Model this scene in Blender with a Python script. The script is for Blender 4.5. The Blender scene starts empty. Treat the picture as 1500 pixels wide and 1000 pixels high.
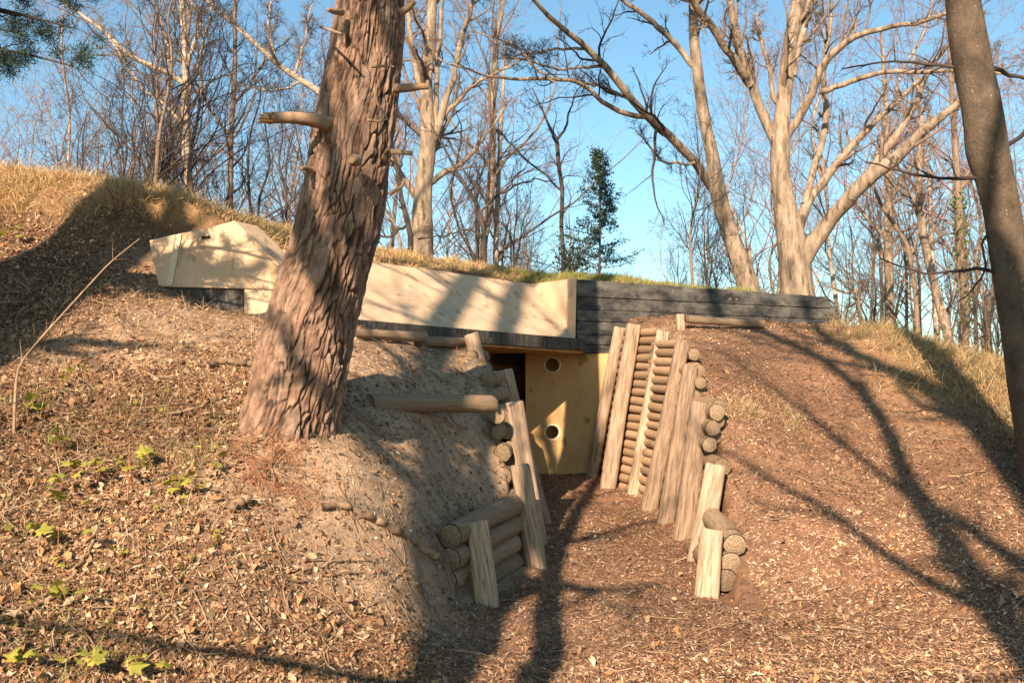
import bpy, math, random
import numpy as np
from mathutils import Vector, Matrix
PI = math.pi
scene = bpy.context.scene
COL = scene.collection
# ---------------------------------------------------------------- camera, world, sun, exposure
FPX, CX, CY, HOR, EYE = 1458.0, 750.0, 500.0, 575.0, 1.6
PITCH = math.atan((HOR - CY) / FPX)
cam_d = bpy.data.cameras.new('camera'); cam = bpy.data.objects.new('camera', cam_d); COL.objects.link(cam)
cam.location = (0, 0, EYE); cam.rotation_euler = (PI/2 + PITCH, 0, 0)
cam_d.sensor_width = 36; cam_d.lens = 36 * FPX / 1500; cam_d.clip_end = 2000; cam_d.clip_start = 0.05
cam_d.dof.use_dof = True; cam_d.dof.focus_distance = 7.0; cam_d.dof.aperture_fstop = 7.0
scene.camera = cam
AZ, EL = math.radians(17), math.radians(28)         # the sun stands behind the camera, a little to the left
world = bpy.data.worlds.new("World"); scene.world = world; world.use_nodes = True
wn = world.node_tree; wn.nodes.clear()
sky = wn.nodes.new('ShaderNodeTexSky'); sky.sky_type = 'NISHITA'; sky.sun_disc = False
sky.sun_elevation = EL; sky.sun_rotation = PI + AZ
sky.air_density = 1.0; sky.dust_density = 0.6; sky.ozone_density = 1.0; sky.altitude = 0
bg = wn.nodes.new('ShaderNodeBackground'); bg.inputs[1].default_value = 0.062
wo = wn.nodes.new('ShaderNodeOutputWorld')
smx = wn.nodes.new('ShaderNodeMix'); smx.data_type = 'RGBA'; smx.blend_type = 'MULTIPLY'; smx.inputs[0].default_value = 1; smx.inputs[7].default_value = (.94, 1.22, 1.20, 1)
wn.links.new(sky.outputs[0], smx.inputs[6]); wn.links.new(smx.outputs[2], bg.inputs[0]); wn.links.new(bg.outputs[0], wo.inputs[0])
sun_d = bpy.data.lights.new('sun', 'SUN'); sun = bpy.data.objects.new('sun', sun_d); COL.objects.link(sun)
sun_d.energy = 5.0; sun_d.angle = math.radians(0.42); sun_d.color = (1.0, 0.785, 0.605)
SUNV = Vector((math.sin(AZ)*math.cos(EL), math.cos(AZ)*math.cos(EL), -math.sin(EL)))
sun.rotation_euler = SUNV.to_track_quat('-Z', 'Y').to_euler()
scene.view_settings.view_transform = 'Standard'; scene.view_settings.look = 'None'
scene.view_settings.gamma = 1; scene.view_settings.use_curve_mapping = False
scene.view_settings.exposure = 1.33

# ---------------------------------------------------------------- helpers
rng = np.random.default_rng(7)
cp, sp = math.cos(PITCH), math.sin(PITCH)
def ray(px, py):
    u = (px - CX) / FPX; v = (CY - py) / FPX
    return np.array([u, cp - v*sp, sp + v*cp])
def P(px, py, Y):                                     # the point seen at a pixel, Y metres in front
    r = ray(px, py); t = Y / r[1]
    return np.array([r[0]*t, Y, EYE + r[2]*t])
def tag(o, label=None, cat=None, group=None, kind=None):
    if label: o['label'] = label
    if cat: o['category'] = cat
    if group: o['group'] = group
    if kind: o['kind'] = kind
    return o
def empty(name, loc, label, cat, group=None):
    o = bpy.data.objects.new(name, None); COL.objects.link(o); o.location = tuple(loc)
    o.empty_display_size = 0.1
    return tag(o, label, cat, group)
def mesh_np(name, V, quads=None, tris=None, mat=None, smooth=True, attr=None, fmat=None):
    V = np.asarray(V, dtype=np.float32).reshape(-1, 3)
    lt, li = [], []
    if quads is not None and len(quads): q = np.asarray(quads, dtype=np.int32).reshape(-1, 4); lt.append(np.full(len(q), 4, np.int32)); li.append(q.ravel())
    if tris is not None and len(tris): t = np.asarray(tris, dtype=np.int32).reshape(-1, 3); lt.append(np.full(len(t), 3, np.int32)); li.append(t.ravel())
    lt = np.concatenate(lt); li = np.concatenate(li)
    me = bpy.data.meshes.new(name)
    me.vertices.add(len(V)); me.vertices.foreach_set('co', V.ravel())
    me.loops.add(len(li)); me.loops.foreach_set('vertex_index', li)
    me.polygons.add(len(lt)); ls = np.concatenate([[0], np.cumsum(lt)[:-1]]).astype(np.int32)
    me.polygons.foreach_set('loop_start', ls); me.polygons.foreach_set('loop_total', lt)
    me.polygons.foreach_set('use_smooth', np.full(len(lt), bool(smooth)))
    for m in (mat if isinstance(mat, (list, tuple)) else [mat]):
        if m: me.materials.append(m)
    if fmat is not None: me.polygons.foreach_set('material_index', np.asarray(fmat, dtype=np.int32))
    me.update(calc_edges=True)
    for k, a in (attr or {}).items():
        a = np.asarray(a, dtype=np.float32)
        if a.ndim == 1:
            at = me.attributes.new(k, 'FLOAT', 'POINT'); at.data.foreach_set('value', a)
        else:
            if a.shape[1] == 3: a = np.hstack([a, np.ones((len(a), 1), np.float32)])
            at = me.attributes.new(k, 'FLOAT_COLOR', 'POINT'); at.data.foreach_set('color', a.ravel())
    return me
def link(name, me, parent=None, loc=None):
    o = bpy.data.objects.new(name, me); COL.objects.link(o)
    if parent: o.parent = parent
    if loc is not None: o.location = tuple(loc)
    return o
# value noise
_perm = np.random.default_rng(3).integers(0, 2**31, 4096)
def _h(ix, iy, iz):
    return (_perm[(ix*73 + iy*179 + iz*283) & 4095] ^ _perm[(ix*31 + iy*57 + iz*911 + 17) & 4095]) % 65536 / 65536.0
def vnoise(x, y, z=0.0, s=1.0):
    x = np.asarray(x)*s; y = np.asarray(y)*s; z = np.zeros_like(x) + np.asarray(z)*s
    ix, iy, iz = np.floor(x).astype(np.int64), np.floor(y).astype(np.int64), np.floor(z).astype(np.int64)
    fx, fy, fz = x-ix, y-iy, z-iz
    fx, fy, fz = [f*f*(3-2*f) for f in (fx, fy, fz)]
    r = 0
    for a in (0, 1):
        for b in (0, 1):
            for c in (0, 1):
                w = (fx if a else 1-fx)*(fy if b else 1-fy)*(fz if c else 1-fz)
                r = r + w*_h(ix+a, iy+b, iz+c)
    return r*2-1
def fbm(x, y, z=0.0, s=1.0, o=4):
    r, a = 0, 1.0
    for k in range(o): r = r + a*vnoise(x, y, np.asarray(z)+k*9.7, s); s *= 2.1; a *= 0.5
    return r
def sstep(a, b, x):
    t = np.clip((x-a)/(b-a), 0, 1); return t*t*(3-2*t)

# ---------------------------------------------------------------- materials
def mat(name, col, col2=None, scale=4.0, stretch=(1,1,1), bump=0.3, bscale=20, rough=0.9, attr=None, attrmul=True, detail=8, spec=0.2, contrast=(0.35,0.65), bdist=0.01, coord='Object', spots=None, trans=0, vary=0):
    m = bpy.data.materials.new(name); m.use_nodes = True; N = m.node_tree.nodes; L = m.node_tree.links
    b = N['Principled BSDF']; b.inputs['Roughness'].default_value = rough; b.inputs['Specular IOR Level'].default_value = spec
    tc = N.new('ShaderNodeTexCoord'); mp = N.new('ShaderNodeMapping'); mp.inputs['Scale'].default_value = stretch
    L.new(tc.outputs[coord], mp.inputs[0])
    nz = N.new('ShaderNodeTexNoise'); nz.inputs['Scale'].default_value = scale; nz.inputs['Detail'].default_value = detail; nz.inputs['Roughness'].default_value = .65
    L.new(mp.outputs[0], nz.inputs['Vector'])
    rp = N.new('ShaderNodeValToRGB'); rp.color_ramp.elements[0].position = contrast[0]; rp.color_ramp.elements[1].position = contrast[1]
    rp.color_ramp.elements[0].color = (*col, 1); rp.color_ramp.elements[1].color = (*(col2 or col), 1)
    L.new(nz.outputs['Fac'], rp.inputs[0]); out = rp.outputs[0]
    if spots:
        n2 = N.new('ShaderNodeTexNoise'); n2.inputs['Scale'].default_value = spots[1]; n2.inputs['Detail'].default_value = 6
        L.new(mp.outputs[0], n2.inputs['Vector'])
        r2 = N.new('ShaderNodeMapRange'); r2.inputs[1].default_value = spots[2]; r2.inputs[2].default_value = spots[2]+.08
        L.new(n2.outputs['Fac'], r2.inputs[0])
        mx = N.new('ShaderNodeMix'); mx.data_type = 'RGBA'; L.new(r2.outputs[0], mx.inputs[0]); L.new(out, mx.inputs[6]); mx.inputs[7].default_value = (*spots[0], 1)
        out = mx.outputs[2]
    if vary:
        oi = N.new('ShaderNodeObjectInfo'); hs = N.new('ShaderNodeHueSaturation'); mr = N.new('ShaderNodeMapRange'); mr.inputs[3].default_value = 1-vary; mr.inputs[4].default_value = 1+vary
        L.new(oi.outputs['Random'], mr.inputs[0]); L.new(mr.outputs[0], hs.inputs['Value']); L.new(out, hs.inputs['Color']); out = hs.outputs[0]
    if attr:
        at = N.new('ShaderNodeAttribute'); at.attribute_name = attr
        mx = N.new('ShaderNodeMix'); mx.data_type = 'RGBA'; mx.blend_type = 'MULTIPLY'; mx.inputs[0].default_value = 1
        L.new(out, mx.inputs[6]); L.new(at.outputs['Color'], mx.inputs[7]); out = mx.outputs[2]
    L.new(out, b.inputs['Base Color'])
    if bump:
        n3 = N.new('ShaderNodeTexNoise'); n3.inputs['Scale'].default_value = bscale; n3.inputs['Detail'].default_value = 8; n3.inputs['Roughness'].default_value = .7
        L.new(mp.outputs[0], n3.inputs['Vector'])
        bp = N.new('ShaderNodeBump'); bp.inputs['Strength'].default_value = bump; bp.inputs['Distance'].default_value = bdist
        L.new(n3.outputs['Fac'], bp.inputs['Height']); L.new(bp.outputs[0], b.inputs['Normal'])
    if trans:
        tr = N.new('ShaderNodeBsdfTranslucent'); L.new(out, tr.inputs[0]); ms = N.new('ShaderNodeMixShader'); ms.inputs[0].default_value = trans
        L.new(b.outputs[0], ms.inputs[1]); L.new(tr.outputs[0], ms.inputs[2]); L.new(ms.outputs[0], N['Material Output'].inputs[0])
    return m
M = {}
M['ground'] = mat('ground', (.55,.55,.55), (1.15,1.1,1.05), 9, bump=.9, bscale=38, attr='tint', rough=.98, bdist=.02, contrast=(.3,.7))
M['leaf'] = mat('leaf', (.8,.8,.8), (1.1,1.1,1.1), 60, bump=0, attr='tint', rough=.85, trans=.15)
M['chip'] = mat('chip', (.8,.8,.8), (1.1,1.1,1.1), 60, bump=0, attr='tint', rough=.85)
M['grass'] = mat('grass', (.9,.9,.9), (1.1,1.1,1.1), 20, bump=0, attr='tint', rough=.8, trans=.25)
M['pine_bark'] = mat('pine_bark', (.75,.75,.75), (1.2,1.15,1.1), 22, bump=.8, bscale=60, attr='tint', rough=.95, bdist=.012)
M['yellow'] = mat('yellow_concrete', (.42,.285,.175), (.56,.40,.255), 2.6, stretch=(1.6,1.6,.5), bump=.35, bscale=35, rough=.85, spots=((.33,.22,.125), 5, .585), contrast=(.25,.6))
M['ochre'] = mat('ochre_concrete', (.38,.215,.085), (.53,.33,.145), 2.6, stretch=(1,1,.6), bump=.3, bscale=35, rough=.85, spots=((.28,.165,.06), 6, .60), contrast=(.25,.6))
M['black'] = mat('black_concrete', (.028,.029,.028), (.15,.138,.115), 3.6, stretch=(1,1,2.0), bump=.8, bscale=30, rough=.75, spots=((.21,.17,.12), 11, .64), contrast=(.38,.68), bdist=.02)
M['ledge'] = mat('ledge_paint', (.03,.03,.03), (.085,.075,.06), 9, stretch=(3,3,.5), bump=.4, bscale=50, rough=.8, spots=((.22,.17,.11), 16, .62))
M['rim'] = mat('pale_rim', (.5,.42,.28), (.6,.5,.35), 10, bump=.2)
M['dark'] = mat('inside_shade', (.02,.018,.015), (.04,.035,.03), 5, bump=.1)  # near black painted for the shade inside openings
M['post'] = mat('split_post_wood', (.18,.12,.075), (.41,.29,.195), 6, vary=.30, stretch=(6,6,.6), bump=.6, bscale=18, rough=.85, spots=((.15,.09,.045), 5, .62), bdist=.012)
M['log'] = mat('log_wood', (.19,.115,.062), (.46,.31,.18), 7, vary=.25, stretch=(5,.7,5), bump=.6, bscale=16, rough=.9, spots=((.10,.06,.035), 4, .62), bdist=.008)
M['oldlog'] = mat('weathered_log', (.17,.11,.065), (.40,.29,.18), 6, vary=.2, stretch=(5,.6,5), bump=.7, bscale=14, rough=.9, spots=((.10,.065,.04), 4, .6), bdist=.01)
def end_grain():
    m = mat('log_end', (.13,.09,.055), (.34,.245,.15), 5, vary=.25, bump=.4, bscale=30)
    N = m.node_tree.nodes; L = m.node_tree.links
    w = N.new('ShaderNodeTexWave'); w.wave_type = 'RINGS'; w.rings_direction = 'Y'; w.inputs['Scale'].default_value = 1.3; w.inputs['Distortion'].default_value = 3.5; w.inputs['Detail'].default_value = 4
    tc = [n for n in N if n.type == 'TEX_COORD'][0]; L.new(tc.outputs['Object'], w.inputs[0])
    b = N['Principled BSDF']; src = b.inputs['Base Color'].links[0].from_socket
    mx = N.new('ShaderNodeMix'); mx.data_type = 'RGBA'; mx.blend_type = 'MULTIPLY'; mx.inputs[0].default_value = .32
    L.new(src, mx.inputs[6]); L.new(w.outputs[0], mx.inputs[7]); L.new(mx.outputs[2], b.inputs['Base Color'])
    return m
M['end'] = end_grain()
M['oak'] = mat('pale_oak_bark', (.15,.11,.075), (.40,.305,.21), 4, stretch=(3,3,.8), bump=.9, bscale=16, spots=((.09,.068,.05), 3, .58), bdist=.03)
M['birch'] = mat('birch_bark', (.20,.15,.105), (.44,.35,.26), 4, stretch=(1,1,4), bump=.4, bscale=22, spots=((.10,.08,.06), 6, .62))
M['brown'] = mat('brown_bark', (.11,.078,.055), (.25,.18,.125), 6, stretch=(3,3,.8), bump=.4, bscale=22)
M['shadebark'] = mat('shaded_bark', (.035,.030,.028), (.09,.07,.055), 6, stretch=(3,3,.8), bump=.3, bscale=22)  # shade on the saplings is put into this bark colour
M['beech'] = mat('shaded_beech_bark', (.060,.044,.030), (.17,.125,.082), 5, stretch=(1.6,1.6,1), bump=1, bscale=30, spots=((.34,.31,.24), 26, .66), bdist=.03, contrast=(.3,.7), rough=.8)  # bark darkened to carry the shade the trunk stands in
M['twig'] = mat('twig_bark', (.10,.072,.052), (.22,.16,.115), 3, bump=0)
M['twigred'] = mat('budding_twig', (.13,.08,.062), (.26,.165,.13), 3, bump=0)
M['twigdark'] = mat('dark_twig', (.025,.02,.018), (.07,.052,.042), 3, bump=0)
M['needle'] = mat('pine_needle', (.012,.03,.022), (.03,.06,.035), 5, bump=0, rough=.6)
M['holly'] = mat('holly_leaf', (.010,.026,.018), (.028,.06,.034), 8, bump=0, rough=.45, spec=.5)
M['ivy'] = mat('ivy_leaf', (.05,.08,.015), (.12,.15,.03), 8, bump=0, rough=.5)
M['seedling'] = mat('seedling_leaf', (.20,.22,.035), (.46,.38,.07), 12, bump=0, rough=.6, trans=.3)
M['redneedle'] = mat('dry_needle', (.25,.09,.04), (.42,.19,.09), 30, bump=0)
M['stick'] = mat('stick_bark', (.15,.095,.055), (.34,.23,.14), 8, bump=.4, bscale=30)
M['brokenwood'] = mat('broken_wood', (.45,.20,.06), (.62,.38,.16), 25, bump=.8, bscale=40)
M['budleaf'] = mat('bud_leaf', (.30,.15,.10), (.42,.25,.17), 3, bump=0, trans=.3)

# ---------------------------------------------------------------- terrain
XL = (np.array([5.0, 7.2, 8.44, 9.27, 10.2, 11.4, 11.7, 11.75, 14.0]), np.array([-.6, -.17, .22, .25, .26, .0, -.05, -.75, -.75]))
XR = (np.array([5.0, 7.6, 8.67, 9.44, 10.2, 10.8, 11.7, 12.16, 12.9, 14.0]), np.array([1.45, 1.485, 1.6, 1.62, 1.57, 1.5, 1.4, 1.20, 1.04, 1.04]))
def floor_z(x, y):
    return np.where(y < 7.6, .03+.032*np.clip((y-5)/2.6, -2, 1), .062 + (np.clip(y, 0, 13.2)-7.6)*.0865)
FC = [(0,1000,4.3),(300,1000,4.85),(600,1000,5.25),(750,1000,5.3),(900,1000,5.3),(1200,1000,5.3),(1500,1000,5.3),
 (0,800,5.2),(300,800,5.6),(450,850,5.85),(560,880,6.0),(0,640,6.4),(200,640,6.45),(425,640,6.6),(350,618,6.75),(480,650,6.65),(530,650,6.95),(600,680,7.5),(425,600,7.2),(560,720,6.9),(400,740,6.0),(500,780,6.3),(300,690,6.15),(600,600,8.1),(560,598,7.95),
 (0,450,8.7),(120,470,8.5),(230,430,9.2),(300,452,9.25),(300,458,9.45),(352,466,9.4),(400,472,9.1),(520,490,9.45),(600,496,10.3),(680,502,11.1),(705,512,11.6),
 (600,540,9.1),(500,545,8.1),(400,560,7.6),(540,605,7.8),(640,600,8.7),(690,560,9.6),(705,595,9.6),(640,680,8.0),(705,680,8.9),(640,765,7.45),(700,752,8.3),(590,800,6.7),(615,870,6.5),(640,930,6.5),
 (720,700,9.0),(110,360,9.9),(190,370,9.9),(0,340,9.9),(60,290,10.6),
 (750,850,7.8),(780,900,6.9),(900,900,6.9),(1000,880,7.2),(1060,872,7.35),(1120,850,7.55),
 (1095,790,7.9),(1100,720,8.8),(1070,620,9.6),(1055,560,10.6),(1040,515,11.2),(1000,482,12.3),(1000,475,12.9),
 (1100,478,13.2),(1240,482,14.2),(1320,490,13.9),(1400,520,12.6),(1490,557,10.9),(1500,640,9.4),(1500,800,7.3),(1300,600,10.4),(1180,560,11.0),(1200,650,9.7),(1300,750,8.2),(1200,830,7.6),(1400,900,6.6),(1150,930,6.5)]
XF = [(-8,3,.9),(-10,6,2.1),(-10,10,3.9),(-4,2,.3),(0,0,0),(-1,3,0),(1,3,0),(4,2,0),(6,4,.1),(7,7,.6),(8,10,1.1),(8,13,1.2),(-6,-3,.3),(6,-5,0),(0,-8,0),(-4,11,3.75),(-6,11,3.96),(-8,11.5,3.9),(12,8,.8),(-14,0,1.2),(6.5,14,1.9),(7.5,12,1.5),(5.2,16,2.3)]
XB = [(-9,11.5,3.9),(-5.66,11,3.98),(-4.5,11,3.92),(-3.6,11.1,3.70),(-3.0,10.9,3.42),(-2.6,10.9,3.18),(-2.4,12.3,3.52),(-1.6,12.1,3.16),(-1.6,13.2,3.47),(.28,13.8,3.10),(-.5,14.6,3.46),(1.2,14.8,3.36),(.83,13.3,3.07),(1.8,13.6,3.05),(2.8,14.1,3.03),(2.8,15.4,3.16),(3.8,14.6,3.0),(4.6,15.0,2.97),(5.2,16,2.6),(7,16,2.0),
 (-5,16,3.2),(0,19,2.4),(5,19,2.0),(-9,18,2.6),(-9,24,1.2),(0,25,1.0),(10,22,.9),(12,16,1.0),(9,14,1.2),(-16,14,3.0),(-20,24,1.0),(16,24,.8),(14,10,.9)]
def rbf(C, c=.35, lam=-.06):
    C = np.array(C, float); X = C[:, :2]; Z = C[:, 2]
    D = np.sqrt(((X[:, None]-X[None])**2).sum(-1)+c*c)
    A = np.zeros((len(C)+3, len(C)+3)); A[:len(C), :len(C)] = D + lam*np.eye(len(C)); Q = np.c_[np.ones(len(C)), X]
    A[:len(C), len(C):] = Q; A[len(C):, :len(C)] = Q.T
    w = np.linalg.solve(A, np.r_[Z, 0, 0, 0])
    def f(x, y):
        sh = np.shape(x); x = np.ravel(x); y = np.ravel(y); r = w[-3]+w[-2]*x+w[-1]*y
        for (cx_, cy_), wi in zip(X, w): r = r + wi*np.sqrt((x-cx_)**2+(y-cy_)**2+c*c)
        return r.reshape(sh)
    return f
f_front = rbf([tuple(P(*c)) for c in FC] + XF); f_berm = rbf(XB)
BX = np.array([-20, -3.6, -2.62, .26, .86, 4.67, 6.0, 12]); BY = np.array([10.3, 10.45, 10.75, 13.82, 13.42, 15.0, 15.7, 18])
def terrain(x, y, micro=True):
    x = np.asarray(x, float); y = np.asarray(y, float)
    z = f_front(x, y)
    fl = floor_z(x, y)
    s = np.maximum(np.interp(y, *XL)-x, x-np.interp(y, *XR))
    carved = np.minimum(z, fl + np.maximum(0, s-.19)/.165)
    carved = np.where(s < .19, fl, carved)
    z = z + (carved-z)*sstep(6.5, 7.3, y)*(y < 14)
    by = np.interp(x, BX, BY)
    wl = sstep(-4.3, -3.4, x); wr = 1-sstep(4.6, 6.0, x)
    core = wl*wr; wd = .06 + (1-core)*.9
    wb = sstep(0, 1, (y-by+(1-core)*.5)/wd)
    z = z*(1-wb) + f_berm(x, y)*wb
    far = sstep(18, 30, y); far = np.maximum(far, sstep(12, 24, np.abs(x))); z = z*(1-far)+.8*far
    back = sstep(0, -10, y)
    z = z*(1-np.maximum(back, 0)) + .0*back
    if micro:
        nearw = np.exp(-np.maximum(0, y-16)/20)
        inpath = ((x > np.interp(y, *XL)) & (x < np.interp(y, *XR)) & (y > 6))*1.0
        z = z + nearw*(.055*fbm(x, y, 1.3, 1.1, 3)*(1-.7*inpath) + .018*fbm(x, y, 5.1, 5.5, 3))
    return z
def axis(segs):
    a = []
    for lo, hi, st in segs: a.append(np.arange(lo, hi, st))
    return np.unique(np.round(np.concatenate(a+[np.array([segs[-1][1]])]), 4))
gx = axis([(-600,-60,60),(-60,-16,4),(-16,-7.5,.4),(-7.5,7.5,.04),(7.5,16,.4),(16,60,4),(60,600,60)])
gy = axis([(-300,-40,40),(-40,-6,3),(-6,3.4,.35),(3.4,15.2,.04),(15.2,18,.15),(18,30,.8),(30,80,5),(80,1100,80)])
GX, GY = np.meshgrid(gx, gy); GZ = terrain(GX, GY)
def sand_w(x, y):
    n = fbm(x, y, 3.3, 1.3, 4)
    left = sstep(-2.3, -1.0, x+.35*n - (y-7)*.05)*sstep(5.2, 6.4, y+.6*n)*(x < .9)
    up = sstep(7.2, 8.4, y+.5*n)*(1-sstep(9.8, 10.4, y))*sstep(-4.2, -3.0, x+.4*n)*(x < .6)
    edge = np.exp(-((x-np.interp(y, *XR)-.45)/.3)**2)*(y > 7)*(y < 12.5)*.55
    top = sstep(10.2, 11.8, y+.7*n)*(x > 1.3)*(x < 3.4+.4*n)*.75
    return np.clip(np.maximum(np.maximum(left, up), np.maximum(edge, top)), 0, 1)
def path_w(x, y):
    n = fbm(x, y, 7.3, 1.0, 3)*.3
    inside = sstep(-.15, .1, x-np.interp(y, *XL)+n*.5)*(x < np.interp(y, *XR)+.1)
    right = sstep(.9, 1.5, x)*sstep(-.5, .4, 4.6-x+n)
    low = (y < 7.2)*sstep(-.9, .1, x+n)
    return np.clip(np.maximum(np.maximum(inside, right), low), 0, 1)
def grass_w(x, y, z):
    n = fbm(x, y, 2.2, 1.5, 3)*.2
    l = sstep(3.25, 3.7, z+n)
    r = sstep(3.6, 4.6, x+n)*sstep(9.2, 10.6, y+n)
    return np.clip(np.maximum(l, r), 0, 1)
sw, pw, gw = sand_w(GX, GY), path_w(GX, GY), grass_w(GX, GY, GZ)
def c3(c): return np.array(c)[None, None, :]
T = np.zeros(GX.shape+(3,)) + c3((.15,.085,.045))
T = T*(1-sw[..., None]) + c3((.37,.26,.165))*sw[..., None]
T = T*(1-pw[..., None]*.9) + c3((.215,.12,.07))*pw[..., None]*.9
T = T*(1-gw[..., None]) + c3((.30,.185,.09))*gw[..., None]
T = T*(1+.35*fbm(GX, GY, 8.8, .8, 4)[..., None])
ny, nx = GX.shape
I = np.arange(ny*nx).reshape(ny, nx)
Q = np.stack([I[:-1, :-1], I[:-1, 1:], I[1:, 1:], I[1:, :-1]], -1).reshape(-1, 4)
gme = mesh_np('ground', np.stack([GX, GY, GZ], -1), Q, mat=M['ground'], attr={'tint': np.clip(T, .02, .8).reshape(-1, 3)})
tag(link('ground', gme), kind='structure')
def tz(x, y): return terrain(np.array([x], float), np.array([y], float))[0]
def hit(px, py, y0=3.0, y1=18):
    r = ray(px, py); ys = np.linspace(y0, y1, 600); t = ys/r[1]
    d = EYE + r[2]*t - terrain(r[0]*t, ys)
    k = np.argmax(d < 0); k = k if d[k] < 0 else 300
    return np.array([r[0]*t[k], ys[k], EYE + r[2]*t[k]])

# ---------------------------------------------------------------- bunker
def poly_solid(name, front, back, m, parent, sub=0):
    n = len(front); V = np.array(list(front)+list(back))
    me = bpy.data.meshes.new(name)
    faces = [list(range(n))[::-1], list(range(n, 2*n))] + [[i, (i+1) % n, n+(i+1) % n, n+i] for i in range(n)]
    me.from_pydata([tuple(v) for v in V], [], faces); me.materials.append(m); me.update()
    import bmesh
    bm = bmesh.new(); bm.from_mesh(me); bmesh.ops.recalc_face_normals(bm, faces=bm.faces)
    if sub: bmesh.ops.bevel(bm, geom=bm.edges[:], offset=sub, segments=2, affect='EDGES', profile=.5)
    bm.to_mesh(me); bm.free()
    return link(name, me, parent)
bk = empty('bunker', (0, 0, 0), 'yellow and black painted concrete bunker half buried in the leafy bank', 'bunker')
UP = np.array([0, 0, 1.0])
# sloping yellow roof face: ledge line up to the crest line
zt, zb = 3.13, 2.33
tl, tr = np.array([-2.6, 10.7, zt+.03]), np.array([.27, 13.6, zt-.04])
bl, br = np.array([-2.15, 9.3, zb]), np.array([.825, 12.95, zb-.02])
poly_solid('sloping_face', [bl, br, tr, tl], [bl+[.3,.9,-.03], br+[-.2,.6,-.03], tr+[-.1,.6,-.3], tl+[0,.5,-.3]], M['yellow'], bk)
cr = np.array([.85, 13.0, 3.10])
poly_solid('return_face', [br+[.0,.0,.0], cr+[-.003,0,0], tr], [br+[0.02,.5,0], cr+[-.003,.5,0], tr+[.1,.5,0]], M['yellow'], bk)
# dark ledge slab under it
l0, l1 = np.array([-2.25, 9.12, 2.345]), np.array([.93, 12.62, 2.28])
dn = np.array([0, 0, -.155]); bkv = np.array([-.45, .75, 0])
poly_solid('ledge', [l0, l1, l1+dn, l0+dn], [l0+bkv, l1+np.array([-.1,.5,0]), l1+np.array([-.1,.5,0])+dn, l0+bkv+dn], M['ledge'], bk, .012)
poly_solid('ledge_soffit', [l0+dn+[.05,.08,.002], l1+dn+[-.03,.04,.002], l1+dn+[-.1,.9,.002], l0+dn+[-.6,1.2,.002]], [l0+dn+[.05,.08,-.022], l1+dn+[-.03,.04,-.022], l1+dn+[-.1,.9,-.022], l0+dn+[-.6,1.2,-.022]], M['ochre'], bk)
# black board-marked wing wall, one band per board impression
w0, w1 = np.array([.85, 13.0, 0]), np.array([4.72, 14.85, 0]); d = (w1-w0)/np.linalg.norm(w1-w0); nrm = np.array([d[1], -d[0], 0])
lev = [2.122, 2.235, 2.37, 2.545, 2.70, 2.865, 3.095]
for i in range(len(lev)-1):
    a, b = lev[i], lev[i+1]-.008; off = [.0, .007, .002, .008, .001, .006][i]
    top = w1 + d*(.42*(3.05-b)/.6); bot = w1 + d*(.42*(3.05-a)/.6); dz = -.05 if i == 5 else 0
    n_ = 60; us = np.linspace(0, 1, n_); V = []
    for u in us:
        jit = .006*vnoise(np.array([u*40.]), np.array([i*5.]))[0]; ch = .014*max(0, vnoise(np.array([u*55.]), np.array([i*3.+2]))[0]) if i == 5 else .004*abs(vnoise(np.array([u*70.]), np.array([i*3.]))[0])
        pb = w0+(bot-w0)*u+nrm*(off+jit)+UP*(a+ch*.3); pt = w0+(top-w0)*u+nrm*(off+jit)+UP*(b-ch+dz*u)
        V += [pb, pt-UP*.01, pt-nrm*.012, pt-nrm*.42, pb-nrm*.42]
    V = np.array(V); F = []
    for k in range(n_-1):
        for j in range(5): F.append([k*5+j, (k+1)*5+j, (k+1)*5+(j+1) % 5, k*5+(j+1) % 5])
    me = bpy.data.meshes.new('board_band'); me.from_pydata([tuple(v) for v in V], [], F+[[4,3,2,1,0], [(n_-1)*5+j for j in range(5)]]); me.materials.append(M['black']); me.update()
    link('board_band', me, bk)
poly_solid('wall_core', [w0+nrm*-.02+UP*2.13, w1+d*.3+nrm*-.02+UP*2.13, w1+nrm*-.02+UP*3.0, w0+nrm*-.02+UP*3.06], [w0+nrm*-.35+UP*2.13, w1+d*.3+nrm*-.35+UP*2.13, w1+nrm*-.35+UP*3.0, w0+nrm*-.35+UP*3.06], M['black'], bk)
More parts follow.
